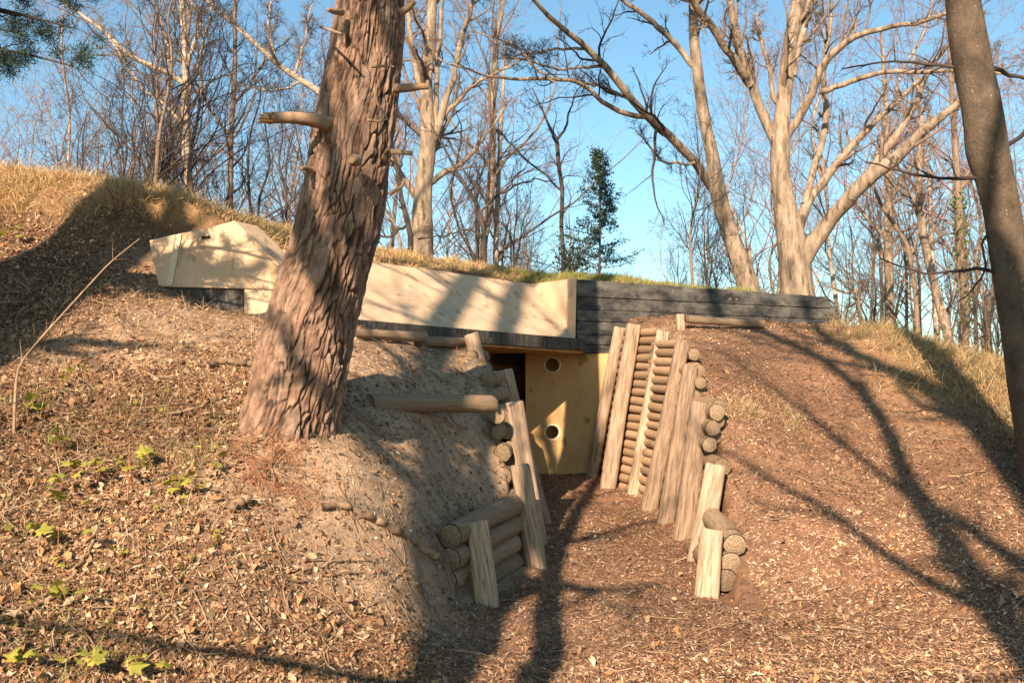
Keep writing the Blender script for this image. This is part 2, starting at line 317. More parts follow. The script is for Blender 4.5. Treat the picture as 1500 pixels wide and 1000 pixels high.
# entrance wall with two round vent holes (boolean-cut)
ex0, ex1 = P(770, 600, 13.15)[0], P(900, 600, 13.15)[0]+.15
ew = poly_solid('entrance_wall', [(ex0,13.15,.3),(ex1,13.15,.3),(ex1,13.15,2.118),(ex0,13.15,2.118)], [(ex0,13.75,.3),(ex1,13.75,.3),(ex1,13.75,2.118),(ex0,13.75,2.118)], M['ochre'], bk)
ew.data.materials.append(M['dark'])
for hy in (534, 633):
    c = P(809, hy, 13.15)
    th = np.linspace(0, 2*PI, 33)[:-1]; r = .100
    ring = [(c[0]+r*math.cos(t), c[2]+r*math.sin(t)) for t in th]
    cut = poly_solid('cut', [(x, 12.9, z) for x, z in ring], [(x, 13.60, z) for x, z in ring], M['ochre'], None)
    mod = ew.modifiers.new('b', 'BOOLEAN'); mod.object = cut; mod.solver = 'EXACT'; mod.operation = 'DIFFERENCE'
    bpy.context.view_layer.update(); dg = bpy.context.evaluated_depsgraph_get()
    nm = bpy.data.meshes.new_from_object(ew.evaluated_get(dg)); ew.modifiers.clear(); ew.data = nm; nm.name = 'entrance_wall'
    bpy.data.objects.remove(cut)
    V, F = [], []
    prof = [(r-.012, 13.30), (r-.012, 13.15), (r-.004, 13.141), (r+.010, 13.141), (r+.016, 13.149)]
    for t in th:
        for rr, yy in prof: V.append((c[0]+rr*math.cos(t), yy, c[2]+rr*math.sin(t)))
    K = len(prof)
    for i in range(32):
        for j in range(K-1): F.append([i*K+j, i*K+j+1, ((i+1) % 32)*K+j+1, ((i+1) % 32)*K+j])
    link('vent_rim', mesh_np('vent_rim', V, F, mat=M['rim']), bk)
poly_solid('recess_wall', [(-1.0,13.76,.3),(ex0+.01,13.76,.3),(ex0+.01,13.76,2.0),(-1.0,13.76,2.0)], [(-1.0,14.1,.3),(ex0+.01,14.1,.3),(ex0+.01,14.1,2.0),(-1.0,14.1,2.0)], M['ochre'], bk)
poly_solid('opening_shade_block', [(-1.0,13.3,1.985),(.12,13.3,1.985),(.12,13.3,2.10),(-1.0,13.3,2.10)], [(-1.0,13.7,1.985),(.12,13.7,1.985),(.12,13.7,2.10),(-1.0,13.7,2.10)], M['dark'], bk)  # solid dark bar painted as the shade in the slot opening
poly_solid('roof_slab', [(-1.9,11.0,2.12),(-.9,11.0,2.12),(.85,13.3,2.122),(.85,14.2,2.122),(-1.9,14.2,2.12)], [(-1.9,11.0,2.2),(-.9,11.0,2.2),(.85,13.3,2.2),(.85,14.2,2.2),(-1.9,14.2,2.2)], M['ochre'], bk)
# peaked wing block on the left
yb = 9.5
fr = [P(218,352,yb), P(262,342,yb), P(300,335,yb), P(343,323,yb), P(420,398,yb), P(420,425,yb), P(357,423,yb), P(232,420,yb)]
bb = [v + np.array([.12, .42, .02]) for i, v in enumerate(fr)]
poly_solid('peaked_block', fr, bb, M['yellow'], bk, .01)
g0 = [P(257,344,yb-.014), P(266,342,yb-.014), P(252,418,yb-.014), P(243,418,yb-.014)]
poly_solid('corner_strip', g0, [v+[0,.03,0] for v in g0], M['rim'], bk)
poly_solid('slot_shade', [P(295,346,yb-.006), P(308,345,yb-.006), P(308,349,yb-.006), P(295,350,yb-.006)], [P(295,346,yb+.01), P(308,345,yb+.01), P(308,349,yb+.01), P(295,350,yb+.01)], M['dark'], bk)  # thin dark plate on the face, coloured as the slot's shaded inside
a = [P(240,420,yb+.03), P(357,423.5,yb+.03), P(357,480,yb+.03), P(240,480,yb+.03)]
poly_solid('dark_base', a, [v+[0,.5,0] for v in a], M['ledge'], bk, .01)
a = [P(357.5,423.6,yb-.12), P(430,426,yb-.2), P(430,461,yb-.2), P(357.5,460,yb-.12)]
poly_solid('yellow_plinth', a, [v+[0,.6,0] for v in a], M['yellow'], bk, .01)
a = [P(360,460.5,yb-.10), P(430,461.5,yb-.18), P(430,490,yb-.18), P(360,490,yb-.10)]
poly_solid('plinth_foot', a, [v+[0,.5,0] for v in a], M['ledge'], bk, .01)

# ---------------------------------------------------------------- posts and logs
def post_mesh(foot, top, w, t, seed, m, crack=True, deep=.35):
    foot = np.array(foot); top = np.array(top); ax = top-foot; Lh = np.linalg.norm(ax); ax /= Lh
    r_ = np.random.default_rng(seed); foot = foot-ax*deep; Lh += deep
    ex = np.array([1, -.12, 0.]); ex -= ax*ex.dot(ax); ex /= np.linalg.norm(ex); ey = np.cross(ax, ex)
    ns, nr = 28, 16; th = np.linspace(0, 2*PI, ns+1)[:-1]; V = []
    cang = -PI/2 + r_.uniform(-.5, .5); tilt = r_.uniform(-.10, .10)
    for k in range(nr):
        u = k/(nr-1); tp = 1.06-.12*u
        sx = w/2*tp; sy = t/2*tp
        x = np.sign(np.cos(th))*np.abs(np.cos(th))**.72*sx; y = np.sign(np.sin(th))*np.abs(np.sin(th))**.72*sy
        n = 1+.035*vnoise(np.cos(th)*2+seed, np.sin(th)*2, u*Lh*1.6)+.014*vnoise(np.cos(th)*7+seed, np.sin(th)*7, u*Lh*2)
        if crack: n = n*(1-.22*np.exp(-((th-2*PI-cang-.15*math.sin(u*4+seed))/.10)**2)*sstep(.25, .6, u)*1)
        bend = .012*math.sin(u*3+seed)
        hh = np.full(ns, u*Lh)
        if k == nr-1: hh = hh+x*tilt+.004*r_.standard_normal(ns)
        V.append(foot+np.outer(x*n+bend, ex)+np.outer(y*n, ey)+np.outer(hh, ax))
    base = V[-1]; cen = base.mean(0)
    V.append(cen+(base-cen)*.9+ax*.008); V.append(np.array([cen+ax*.008+ax*.002])); nrg = nr+1
    VV = np.vstack(V); F = []; 
    for k in range(nrg-1):
        for i in range(ns): F.append([k*ns+i, k*ns+(i+1) % ns, (k+1)*ns+(i+1) % ns, (k+1)*ns+i])
    tr_ = [[(nrg-1)*ns+i, (nrg-1)*ns+(i+1) % ns, nrg*ns] for i in range(ns)]
    # store along local z so that the grain follows the post
    R = np.stack([ex, ey, ax], 1)
    loc = (VV-foot) @ R
    me = mesh_np('post', loc, F, tr_, mat=[m, M['end']], fmat=[0]*len(F)+[0]*len(tr_))
    return me, Matrix(((R[0,0],R[0,1],R[0,2],foot[0]),(R[1,0],R[1,1],R[1,2],foot[1]),(R[2,0],R[2,1],R[2,2],foot[2]),(0,0,0,1)))
def unit_log(seed, m, rough=.05):
    ns, nr = 16, 9; th = np.linspace(0, 2*PI, ns+1)[:-1]; V = []
    for k in range(nr):
        u = k/(nr-1)
        n = 1+rough*vnoise(np.cos(th)*1.5+seed*3, np.sin(th)*1.5, u*3)+rough*.6*vnoise(np.cos(th)*5+seed*3, np.sin(th)*5, u*4)
        V.append(np.stack([np.cos(th)*n+.10*math.sin(u*2.5+seed), np.full(ns, u), np.sin(th)*n+.08*math.cos(u*3+seed*2)], 1))
    caps = []
    for k, (s, e) in enumerate(((V[0], -.004), (V[-1], .004))):
        c = s.mean(0); caps.append(np.vstack([c+(s-c)*.93+[0, e, 0], c+[0, e, 0]]))
    VV = np.vstack(V+caps); F, T3, fm = [], [], []
    for k in range(nr-1):
        for i in range(ns): F.append([k*ns+i, k*ns+(i+1) % ns, (k+1)*ns+(i+1) % ns, (k+1)*ns+i]); fm.append(0)
    o = nr*ns
    for q, ring in ((0, 0), (1, (nr-1)*ns)):
        b = o+q*(ns+1)
        for i in range(ns):
            F.append([ring+i, ring+(i+1) % ns, b+(i+1) % ns, b+i]); fm.append(1)
    tm = []
    for q in (0, 1):
        b = o+q*(ns+1)
        for i in range(ns): T3.append([b+i, b+(i+1) % ns, b+ns]); tm.append(1)
    return mesh_np('log', VV, F, T3, mat=[m, M['end']], fmat=fm+tm)
LOGS = [unit_log(s, M['log']) for s in range(6)]; OLD = [unit_log(s+10, M['oldlog'], .09) for s in range(3)]
def place_log(a, b, r, parent=None, src=None, name='log', roll=None):
    a = np.array(a, float); b = np.array(b, float); v = b-a; Lh = np.linalg.norm(v); y = v/Lh
    q = Vector(y).to_track_quat('Y', 'Z').to_matrix() @ Matrix.Rotation(random.uniform(0, 6.28) if roll is None else roll, 3, 'Y')
    mt = q.to_4x4() @ Matrix.Diagonal((r, Lh, r, 1)); mt.translation = Vector(a)
    o = link(name, src or random.choice(LOGS), parent); o.matrix_basis = mt
    return o
random.seed(5)
LEAN = .16
rw = empty('log_retaining_wall', (1.5, 9.5, .2), 'tall retaining wall of stacked round logs behind pale leaning posts, right of the path', 'log wall', 'log retaining walls along the sunken path')
lw = empty('log_retaining_wall', (.2, 9.0, .2), 'lower stepped retaining wall of logs and posts in shade, left of the path', 'log wall', 'log retaining walls along the sunken path')
def to_local(parent, o):
    o.matrix_basis = Matrix.Translation(-parent.location) @ o.matrix_basis; return o
RP = [((868,697),(908,481),12.9,.155),((892,712),(928,476),12.16,.19),((931,722),(970,486),11.7,.165),((952,745),(998,503),10.8,.175),((975,762),(1010,537),10.2,.175),((1000,788),(1025,590),9.44,.19),((1022,818),(1050,682),8.67,.195),((1035,870),(1045,778),7.6,.185)]
LP = [((752,735),(692,490),10.55,.17),((795,762),(740,543),10.2,.175),((790,797),(753,590),9.27,.18),((787,828),(760,682),8.44,.175),((714,893),(696,766),7.2,.175)]
for k, (f, t, D, w) in enumerate(RP+LP):
    par = rw if k < len(RP) else lw
    F_, T_ = P(*f, D), P(*t, D+.12)
    me, mt = post_mesh(F_, T_, w, .125, k*7+3, M['post'])
    o = link('post', me, par); o.matrix_basis = mt; to_local(par, o)
# sections: (y_near, y_far, log diameter, top z near end)
def section(par, LN, side, ya, yb_, dia, top, first=0):
    ystart = ya+.32
    z = floor_z(0, np.array(ya))-.02; k = 0
    while True:
        zc = float(z)+dia*(k+.5)*.97
        if zc+dia*.3 > top: break
        h = zc-float(floor_z(0, np.array((ya+yb_)/2)))
        off = .075+LEAN*max(h, 0)+dia*.5
        y0_ = ystart+random.uniform(-.05, .05)-.05; xa = float(np.interp(y0_, *LN))+side*off; xb = float(np.interp(yb_, *LN))+side*off
        rise = .0865*(yb_-ya)*.6
        o = place_log((xa, y0_, zc), (xb, yb_+.05, zc+rise*(.6)), dia*.5*random.uniform(.86, 1.05), par)
        to_local(par, o); k += 1
for s_ in [(7.62,8.7,.165,.52),(8.7,9.5,.15,1.08),(9.45,10.35,.14,1.52),(10.3,11.0,.13,1.92),(10.95,11.9,.108,2.27),(11.85,12.5,.108,2.40),(12.4,13.1,.108,2.42)]:
    section(rw, XR, 1, s_[0]-(.3 if s_[0] > 9.4 else 0), *s_[1:])
for s_ in [(8.35,9.2,.15,.80),(9.1,10.0,.145,1.42),(9.9,10.8,.14,1.80),(10.7,11.6,.13,2.10)]:
    section(lw, XL, -1, *s_)
for k, (zz, dx) in enumerate(((.585, 0), (.425, -.01), (.27, -.03), (.11, -.02))):   # near left stack of thick logs
    o = place_log((-.44+dx, 7.12, zz), (.02+dx*.3, 8.45, zz+.07), .083*random.uniform(.95, 1.08), lw, OLD[k % 3]); to_local(lw, o)
for px_, py_, dd, rr in ((737,697,9.15,.08),(734,662,9.2,.085),(730,633,9.25,.07),(727,608,9.35,.085),(725,578,9.75,.07),(716,556,9.9,.08),(693,541,10.5,.07),(690,522,10.5,.065)):
    a_ = P(px_, py_, dd); o = place_log(a_, a_+np.array([.12, .9, .03]), rr, lw, random.choice(OLD)); to_local(lw, o)
for px_, py_, dd, rr in ((1052,604,9.35,.082),(1045,628,9.3,.075),(1040,651,9.28,.07),(1018,519,10.75,.07),(1020,540,10.65,.07),(1024,570,10.3,.078)):
    a_ = P(px_, py_, dd); o = place_log(a_, a_+np.array([-.02, 1.0, .03]), rr, rw, random.choice(OLD)); to_local(rw, o)
for (a_, ln_) in (((1076,797,7.75), (.03,1.3,.12)), ((1070,825,7.72), (.0,1.2,.06)), ((1062,849,7.70), (0,1.2,.06))):
    p = P(*a_); o = place_log(p, p+np.array(ln_), .088, rw, random.choice(OLD)); to_local(rw, o)
def single(name, label, cat, pts, r0, r1, m, group=None, wob=.0):
    pts = np.array(pts, float); base = pts[0].copy()
    me = tubes([(pts-base)[None]], [np.linspace(r0, r1, len(pts))[None]], 10, m, name, cap=True)
    return tag(link(name, me, None, base), label, cat, group)

# ---------------------------------------------------------------- tubes and trees
def tubes(PL, RL, sides, m, name, cap=False, bark=0):
    VS, QS, TS = [], [], []; off = 0
    if isinstance(sides, int): sides = [sides]*len(PL)
    for Pn, R, ns in zip(PL, RL, sides):
        Mn, n, _ = Pn.shape
        if Mn == 0: continue
        t = np.gradient(Pn, axis=1); t /= np.linalg.norm(t, axis=2, keepdims=True)+1e-9
        mt = t.mean(1); ref = np.where(np.abs(mt[:, 2:3]) > .75, np.array([[.8, .6, 0.]]), np.array([[0, 0, 1.]]))
        a = np.cross(t, np.broadcast_to(ref[:, None], t.shape)); a /= np.linalg.norm(a, axis=2, keepdims=True)+1e-9
        b = np.cross(t, a); th = np.linspace(0, 2*PI, ns+1)[:-1]
        rr = R[..., None, None]
        if bark:
            ring = Pn[:, :, None, :]+.0
            nn = 1+bark*vnoise(np.cos(th)[None, None]*2.5+Pn[:, :, None, 0], np.sin(th)[None, None]*2.5+Pn[:, :, None, 1], Pn[:, :, None, 2]*2.5)
            rr = rr*nn[..., None]
        V = Pn[:, :, None, :]+rr*(np.cos(th)[None, None, :, None]*a[:, :, None]+np.sin(th)[None, None, :, None]*b[:, :, None])
        I = off+np.arange(Mn*n*ns).reshape(Mn, n, ns); J = np.roll(I, -1, 2)
        QS.append(np.stack([I[:, :-1], J[:, :-1], J[:, 1:], I[:, 1:]], -1).reshape(-1, 4)); VS.append(V.reshape(-1, 3)); off += Mn*n*ns
        if cap:
            VS.append(Pn[:, [0, -1]].reshape(-1, 3)); C = off+np.arange(Mn*2).reshape(Mn, 2); off += Mn*2
            for e, ix in ((0, 0), (1, -1)):
                TS.append(np.stack([I[:, ix], J[:, ix], np.broadcast_to(C[:, e:e+1], (Mn, ns))], -1).reshape(-1, 3))
    return mesh_np(name, np.vstack(VS), np.vstack(QS), np.vstack(TS) if TS else None, mat=m)
def resample(pts, n):
    pts = np.array(pts, float)
    d_ = np.r_[0, np.cumsum(np.linalg.norm(np.diff(pts, axis=0), axis=1))]; u = np.linspace(0, d_[-1], n)
    # Catmull-like smoothing through cubic interpolation of each coordinate
    out = np.stack([np.interp(u, d_, pts[:, k]) for k in range(pts.shape[1])], 1)
    for _ in range(2): out[1:-1] = .25*out[:-2]+.5*out[1:-1]+.25*out[2:]
    return out
def kids(g, Pn, R, k, t0, t1, ang, lenr, up, wig, n, rr, lmin=.1, rmin=.0015, flat=0):
    Mn, N, _ = Pn.shape
    L0 = np.linalg.norm(np.diff(Pn, axis=1), axis=2).sum(1)
    idx = np.repeat(np.arange(Mn), k); t = g.uniform(t0, t1, len(idx)); f = t*(N-1); i = np.minimum(f.astype(int), N-2); w = (f-i)[:, None]
    st = Pn[idx, i]*(1-w)+Pn[idx, i+1]*w; tn = Pn[idx, i+1]-Pn[idx, i]; tn /= np.linalg.norm(tn, axis=1, keepdims=True)+1e-9
    pr = R[idx, i]*(1-w[:, 0])+R[idx, i+1]*w[:, 0]
    rv = g.standard_normal((len(idx), 3)); rv -= tn*(rv*tn).sum(1, keepdims=True); rv /= np.linalg.norm(rv, axis=1, keepdims=True)+1e-9
    a = g.normal(ang, .2, len(idx))[:, None]
    dr = tn*np.cos(a)+rv*np.sin(a); dr[:, 2] += up*.6; dr /= np.linalg.norm(dr, axis=1, keepdims=True)
    Ls = np.maximum(lmin, L0[idx]*lenr*(1.15-.75*t)*g.uniform(.55, 1.2, len(idx)))
    out = np.zeros((len(idx), n, 3)); out[:, 0] = st; cur = dr
    for j in range(1, n):
        cur = cur+wig*g.standard_normal(cur.shape)+np.array([0, 0, up*.12]); cur /= np.linalg.norm(cur, axis=1, keepdims=True)
        out[:, j] = out[:, j-1]+cur*(Ls/(n-1))[:, None]
    r0 = np.maximum(rmin, np.minimum(pr*.85, pr*rr+.0*Ls)); R2 = r0[:, None]*np.linspace(1, .25, n)[None]
    return out, np.maximum(R2, rmin*.7)
def leafcloud(g, pts, size, m, name, jit=.03, n=1):
    pts = np.repeat(pts, n, 0)+g.normal(0, jit, (len(pts)*n, 3)); k = len(pts)
    a = g.standard_normal((k, 3)); a /= np.linalg.norm(a, axis=1, keepdims=True); b = np.cross(a, g.standard_normal((k, 3))); b /= np.linalg.norm(b, axis=1, keepdims=True)
    s = size*g.uniform(.6, 1.3, (k, 1))
    V = np.stack([pts, pts+a*s*.5+b*s*.32, pts+a*s, pts+a*s*.5-b*s*.32], 1)
    return mesh_np(name, V, np.arange(k*4).reshape(-1, 4), mat=m, smooth=False)
def spec(p, D):                                        # list of (px,py,w[,D]) to world polyline + radius
    out = []
    for q in p:
        Dq = q[3] if len(q) > 3 else D
        out.append(list(P(q[0], q[1], Dq))+[q[2]/2/FPX*Dq])
    return out
def hero(label, cat, trunk, limbs, D, bark, twig, seed, name='bare_tree', lv=(9, 5, 4), rad=1.0, twr=.003, leaf=None, group=None, lean_up=.25, trunk_kids=10, size=1.0, tt=(.35, 1)):
    g = np.random.default_rng(seed)
    tr_ = spec(trunk, D); base = np.array(tr_[0][:3]); gz = tz(base[0], base[1])
    if base[2] > gz: tr_ = [[base[0]-(tr_[1][0]-base[0])*.1, base[1], gz-.15, tr_[0][3]*1.15]]+tr_
    root = empty(name, (tr_[0][0], tr_[0][1], gz), label, cat, group); ro = np.array(root.location)
    rs = resample(tr_, 44); rs[:, :3] += np.cumsum(g.normal(0, rs[:, 3:4]*.02, (44, 3)), 0)*np.array([1, 1, 0])
    rs[:, :3] -= ro
    link('trunk', tubes([rs[None, :, :3]], [rs[None, :, 3]], 20, bark, 'trunk', cap=True, bark=.10), root)
    A, RA = [rs[None, :, :3]], [rs[None, :, 3]]
    LP_, LR_ = [], []
    for lb in limbs:
        w = resample(spec(lb, D), 24); w[:, :3] += np.cumsum(g.normal(0, .012, (24, 3)), 0)-ro
        link('limb', tubes([w[None, :, :3]], [w[None, :, 3]], 12, bark, 'limb', cap=True, bark=.08), root)
        LP_.append(w[:, :3]); LR_.append(w[:, 3])
    PL, RL, S = [], [], []
    if LP_: LPa, LRa = np.array(LP_), np.array(LR_)
    ca, cra = kids(g, A[0], RA[0], trunk_kids, tt[0], tt[1], .9, .30*size, lean_up, .14, 12, .38)
    if LP_:
        cb, crb = kids(g, LPa, LRa, lv[0], .25, 1, .8, .42*size, lean_up, .16, 12, .45)
        ca = np.vstack([ca, cb]); cra = np.vstack([cra, crb])
    PL.append(ca); RL.append(cra); S.append(5)
    c2, r2 = kids(g, ca, cra, lv[1], .2, 1, .75, .5, lean_up*.7, .21, 7, .5, rmin=twr); PL.append(c2); RL.append(r2); S.append(4)
    c3_, r3 = kids(g, c2, r2, lv[2]+2, .2, 1, .75, .6, lean_up*.4, .28, 4, .55, rmin=twr); PL.append(c3_); RL.append(r3); S.append(3)
    cr_ = link('crown', tubes(PL, RL, S, twig, 'crown'), root)
    if leaf:
        tips = c3_[:, -1]; sel = g.random(len(tips)) < leaf[1]
        link('bud_clump', leafcloud(g, tips[sel], leaf[2], leaf[0], 'bud_clump', .04, 2), root)
    return root
D2 = 17.5
hero('large pale multi-limbed tree rising behind the black wall, its thickest limb sweeping right', 'tree',
 [(1168,440,52),(1167,400,46),(1160,340,39),(1148,280,30),(1143,235,28),(1145,200,28),(1148,160,22),(1154,100,23),(1162,40,21),(1170,0,20),(1176,-80,15),(1180,-200,8)],
 [[(1143,232,20),(1130,195,16),(1110,156,14),(1098,120,13,17.3),(1084,80,12,17.2),(1074,40,11,17),(1066,0,10,17),(1050,-70,6,16.5)],
  [(1098,124,13,17.3),(1080,100,12,17),(1062,76,12,16.8),(1030,32,11,16.5),(1002,0,10,16.2),(960,-50,7,16)],
  [(1148,205,14),(1160,190,13),(1190,140,12,17.2),(1206,96,11,17),(1238,56,10,16.8),(1282,40,8,16.5),(1330,32,7,16),(1386,14,6,15.5),(1460,-20,3,15)],
  [(1200,136,9,17.2),(1250,116,8,17),(1298,102,7,16.6),(1350,106,6,16.2),(1402,102,5,16),(1480,110,3,15.5)],
  [(1172,392,28),(1186,362,25),(1206,336,23),(1246,292,21,17),(1274,256,24,16.8),(1310,236,18,16.6),(1342,200,15,16.4),(1390,172,12,16),(1420,148,9,16),(1480,100,5,15.8)],
  [(1276,250,12,16.8),(1310,204,11,16.8),(1338,160,10,16.8),(1362,100,8,16.6),(1390,72,6,16.6),(1450,20,3,16.5)],
  [(1166,360,20),(1170,330,18),(1178,300,15,17.6),(1206,272,13,17.8),(1246,216,11,18),(1294,172,8,18),(1350,120,5,18.4)],
  [(1178,300,11,17.6),(1194,240,10,17.8),(1206,192,9,18),(1200,100,8,18),(1210,52,6,18),(1210,0,5,18),(1205,-60,3,18)],
  [(1160,110,12),(1172,70,11),(1182,20,10),(1192,-20,8),(1210,-100,4)],
  [(1140,150,8),(1136,124,7),(1122,60,6),(1106,20,4)]],
 D2, M['oak'], M['twig'], 11, lv=(12, 6, 5), leaf=(M['budleaf'], .25, .03), trunk_kids=8, tt=(.5, 1), size=.8)
hero('pale leaning tree left of the multi-limbed one, with a long dark limb arching left', 'tree',
 [(1100,430,34),(1095,412,32),(1082,380,28),(1066,332,25),(1050,280,23),(1044,232,20),(1030,172,17),(1022,108,16),(1016,60,15),(1014,0,13),(1010,-80,9),(1005,-180,5)],
 [[(1046,280,16),(1038,268,14),(1014,232,13,16),(974,196,12,15.6),(950,172,12,15.3),(928,148,11,15),(900,112,10,14.8),(884,96,10,14.7),(852,60,9,14.4),(812,36,7,14),(776,0,6,13.6),(730,-50,3,13)],
  [(948,172,8,15.3),(920,170,8,15),(884,160,7,14.8),(870,142,7,14.7),(850,130,6,14.5),(812,120,6,14.2),(760,120,5,14),(700,112,3,13.8),(640,90,2,13.5)],
  [(934,150,6,15.1),(905,140,5,15),(872,134,4,14.8),(840,130,3,14.6)],
  [(812,120,5,14.2),(790,104,4,14.1),(776,84,4,14),(756,60,3,14),(700,44,2,13.8)],
  [(880,96,5,14.7),(850,95,4,14.6),(820,94,3,14.5),(776,80,3,14.2),(730,70,2,14)],
  [(862,72,5,14.5),(830,72,4,14.4),(790,76,3,14.2),(750,84,2,14)],
  [(1020,100,9),(1014,92,9),(992,66,8),(974,44,8,16.3),(950,20,7,16.2),(920,0,6,16),(870,-40,3,16)],
  [(1016,238,5,16),(990,240,4,15.8),(965,236,4,15.6),(952,215,3,15.4),(930,190,2,15.2)]],
 16.5, M['oak'], M['twigdark'], 12, lv=(10, 5, 4), trunk_kids=6, tt=(.5, 1), size=.7)
hero('stout pale-barked tree close behind the leaning pine, many thin upright branches', 'tree',
 [(613,385,38),(616,360,32),(616,320,30),(616,280,27),(622,240,26),(624,200,24),(621,150,20),(620,120,18),(626,60,16),(630,0,14),(634,-80,10),(640,-200,5)],
 [[(622,230,14),(640,190,12),(652,140,10),(660,100,9),(676,40,8),(690,0,6),(710,-60,4)],
  [(612,290,11),(595,262,10),(572,236,9),(556,200,8),(548,150,6),(540,90,4)],
  [(620,280,10),(645,258,9),(676,240,8),(700,216,6),(725,180,4),(745,150,3)],
  [(622,150,10),(608,110,9),(600,60,8),(596,0,6),(590,-60,4)],
  [(640,190,9),(640,120,8),(646,60,7),(650,0,5),(652,-60,3)],
  [(624,200,8),(650,170,7),(690,130,6),(730,110,4),(780,80,3)]],
 18, M['oak'], M['twig'], 13, lv=(11, 6, 4), trunk_kids=16, size=.9)
hero('slim pale tree standing left of the pine on the grassy crest', 'tree',
 [(278,310,16),(277,293,14),(274,240,13),(273,200,13),(272,150,11),(273,100,10),(270,50,9),(267,0,8),(262,-90,5)],
 [[(272,125,8),(250,108,8),(215,92,7),(187,77,7),(160,52,6),(133,30,5),(93,0,4),(60,-30,3)],
  [(273,150,6),(290,110,5),(300,70,4),(310,20,3)], [(250,108,6),(235,60,5),(225,20,4),(215,-20,3)], [(273,100,6),(288,60,5),(292,20,4)],
  [(274,190,5),(245,160,5),(210,140,4),(180,100,3),(150,60,2)]],
 17, M['birch'], M['twig'], 14, lv=(10, 6, 4), trunk_kids=18, size=.8)
hero('thin grey tree between the slim pale tree and the pine trunk', 'tree',
 [(337,312,10),(337,290,9),(337,240,9),(337,200,8),(341,150,8),(343,100,7),(343,50,6),(343,0,5),(345,-60,3)],
 [[(338,200,5),(310,160,4),(290,120,3),(280,70,2)], [(341,150,5),(365,120,4),(385,70,3),(400,20,2)]], 17.5, M['brown'], M['twigdark'], 15, lv=(9, 6, 4), trunk_kids=16, size=.7)
hero('pale tree half hidden by the pine trunk, long limb reaching up left', 'tree',
 [(500,340,14),(498,280,13),(494,200,12),(484,150,11),(467,133,10),(440,118,9),(400,90,8),(375,66,7),(350,43,6),(300,0,5),(260,-40,3)],
 [[(430,110,5),(440,80,4),(450,40,3),(460,0,2)], [(400,90,5),(395,50,4),(400,10,3)], [(440,118,4),(415,125,3),(380,120,3),(350,110,2)]], 16.5, M['birch'], M['twig'], 16, lv=(11, 6, 4), trunk_kids=20, size=.6)
hero('slender dark sapling with a high fork left of the holly', 'tree',
 [(826,400,8),(826,384,7),(822,330,6),(824,280,6),(818,240,6),(816,204,6),(806,190,4),(794,160,3),(780,130,2)],
 [[(816,206,5),(826,194,4),(828,170,3),(842,140,2),(860,110,2)], [(824,280,4),(800,255,3),(770,230,3),(740,190,2)]], 15.5, M['shadebark'], M['twigdark'], 17, name='sapling', lv=(6, 5, 3), trunk_kids=9, twr=.0018)
hero('dark crooked sapling growing from the roof bank left of the forked one', 'tree',
 [(712,400,8),(710,384,7),(709,345,7),(704,312,6),(690,286,6),(676,264,5),(660,235,4),(648,212,3),(630,180,2)],
 [[(705,310,4),(725,285,4),(755,275,3),(790,265,2),(820,262,2)], [(690,286,4),(700,250,3),(705,215,2)], [(710,350,4),(680,330,3),(640,345,2),(610,352,2)]], 14.6, M['shadebark'], M['twigdark'], 18, name='sapling', lv=(6, 5, 3), trunk_kids=9, twr=.0018)
hero('white-stemmed birch with reddish twigs in the gap above the yellow wall', 'tree',
 [(726,400,9),(727,340,8),(730,260,7),(733,200,6),(736,160,5),(738,110,4),(740,60,3)], [], 24, M['birch'], M['twigred'], 19, lv=(8, 6, 5), trunk_kids=34, leaf=(M['budleaf'], .5, .05), size=1.1, tt=(.2, 1))
hero('bent dark sapling against the stout tree right of the pine', 'tree',
 [(600,380,9),(602,350,8),(596,320,8),(588,290,7),(583,250,6),(575,215,5),(560,190,3)], [[(598,330,5),(580,345,4),(560,340,3)], [(583,250,4),(600,220,3),(605,180,2)]], 14.0, M['shadebark'], M['twigdark'], 20, name='sapling', lv=(5, 5, 3), trunk_kids=8, twr=.0018)
hero('tall pale tree in the right-hand wood with slanting trunk', 'tree',
 [(1302,480,14),(1302,400,13),(1300,340,13),(1303,280,12),(1300,200,9),(1296,120,6),(1290,40,4)], [[(1302,300,7),(1320,260,6),(1345,220,5),(1360,160,3)], [(1302,350,6),(1275,320,5),(1250,280,4)]], 24, M['oak'], M['twigred'], 21, lv=(9, 6, 4), trunk_kids=18, leaf=(M['budleaf'], .4, .04))
ivy_t = hero('ivy-covered trunk in the right-hand wood beside the dark beech', 'tree',
 [(1412,500,15),(1414,440,14),(1406,360,13),(1404,290,11),(1398,200,9),(1392,100,6),(1386,0,4)], [[(1404,290,6),(1425,240,5),(1440,180,4)], [(1410,400,5),(1385,370,4),(1360,330,3)]], 22, M['brown'], M['twigred'], 22, lv=(8, 6, 4), trunk_kids=16)
gI = np.random.default_rng(4); tI = resample(spec([(1414,480,15),(1414,440,14),(1406,360,13),(1404,290,11)], 22), 60)
ptsI = tI[gI.integers(0, 60, 900), :3]+gI.normal(0, .085, (900, 3)); link('ivy', leafcloud(gI, ptsI-np.array(ivy_t.location), .09, M['ivy'], 'ivy', .02), ivy_t)
hero('slanting brown trunk leaning left just before the dark beech', 'tree',
 [(1392,500,14),(1375,440,12),(1362,390,12),(1350,330,11),(1345,260,9),(1350,180,7),(1340,80,4)], [[(1350,330,6),(1330,290,5),(1310,270,3)]], 20, M['oak'], M['twig'], 23, lv=(8, 6, 4), trunk_kids=16)
hero('young tree with ochre bark right of the dark beech trunk', 'tree',
 [(1345,500,7),(1340,420,7),(1330,360,6),(1290,300,5),(1270,250,3)], [[(1335,380,4),(1350,330,3),(1365,280,2)]], 18, M['brown'], M['twig'], 24, name='sapling', lv=(7, 5, 4), trunk_kids=12)
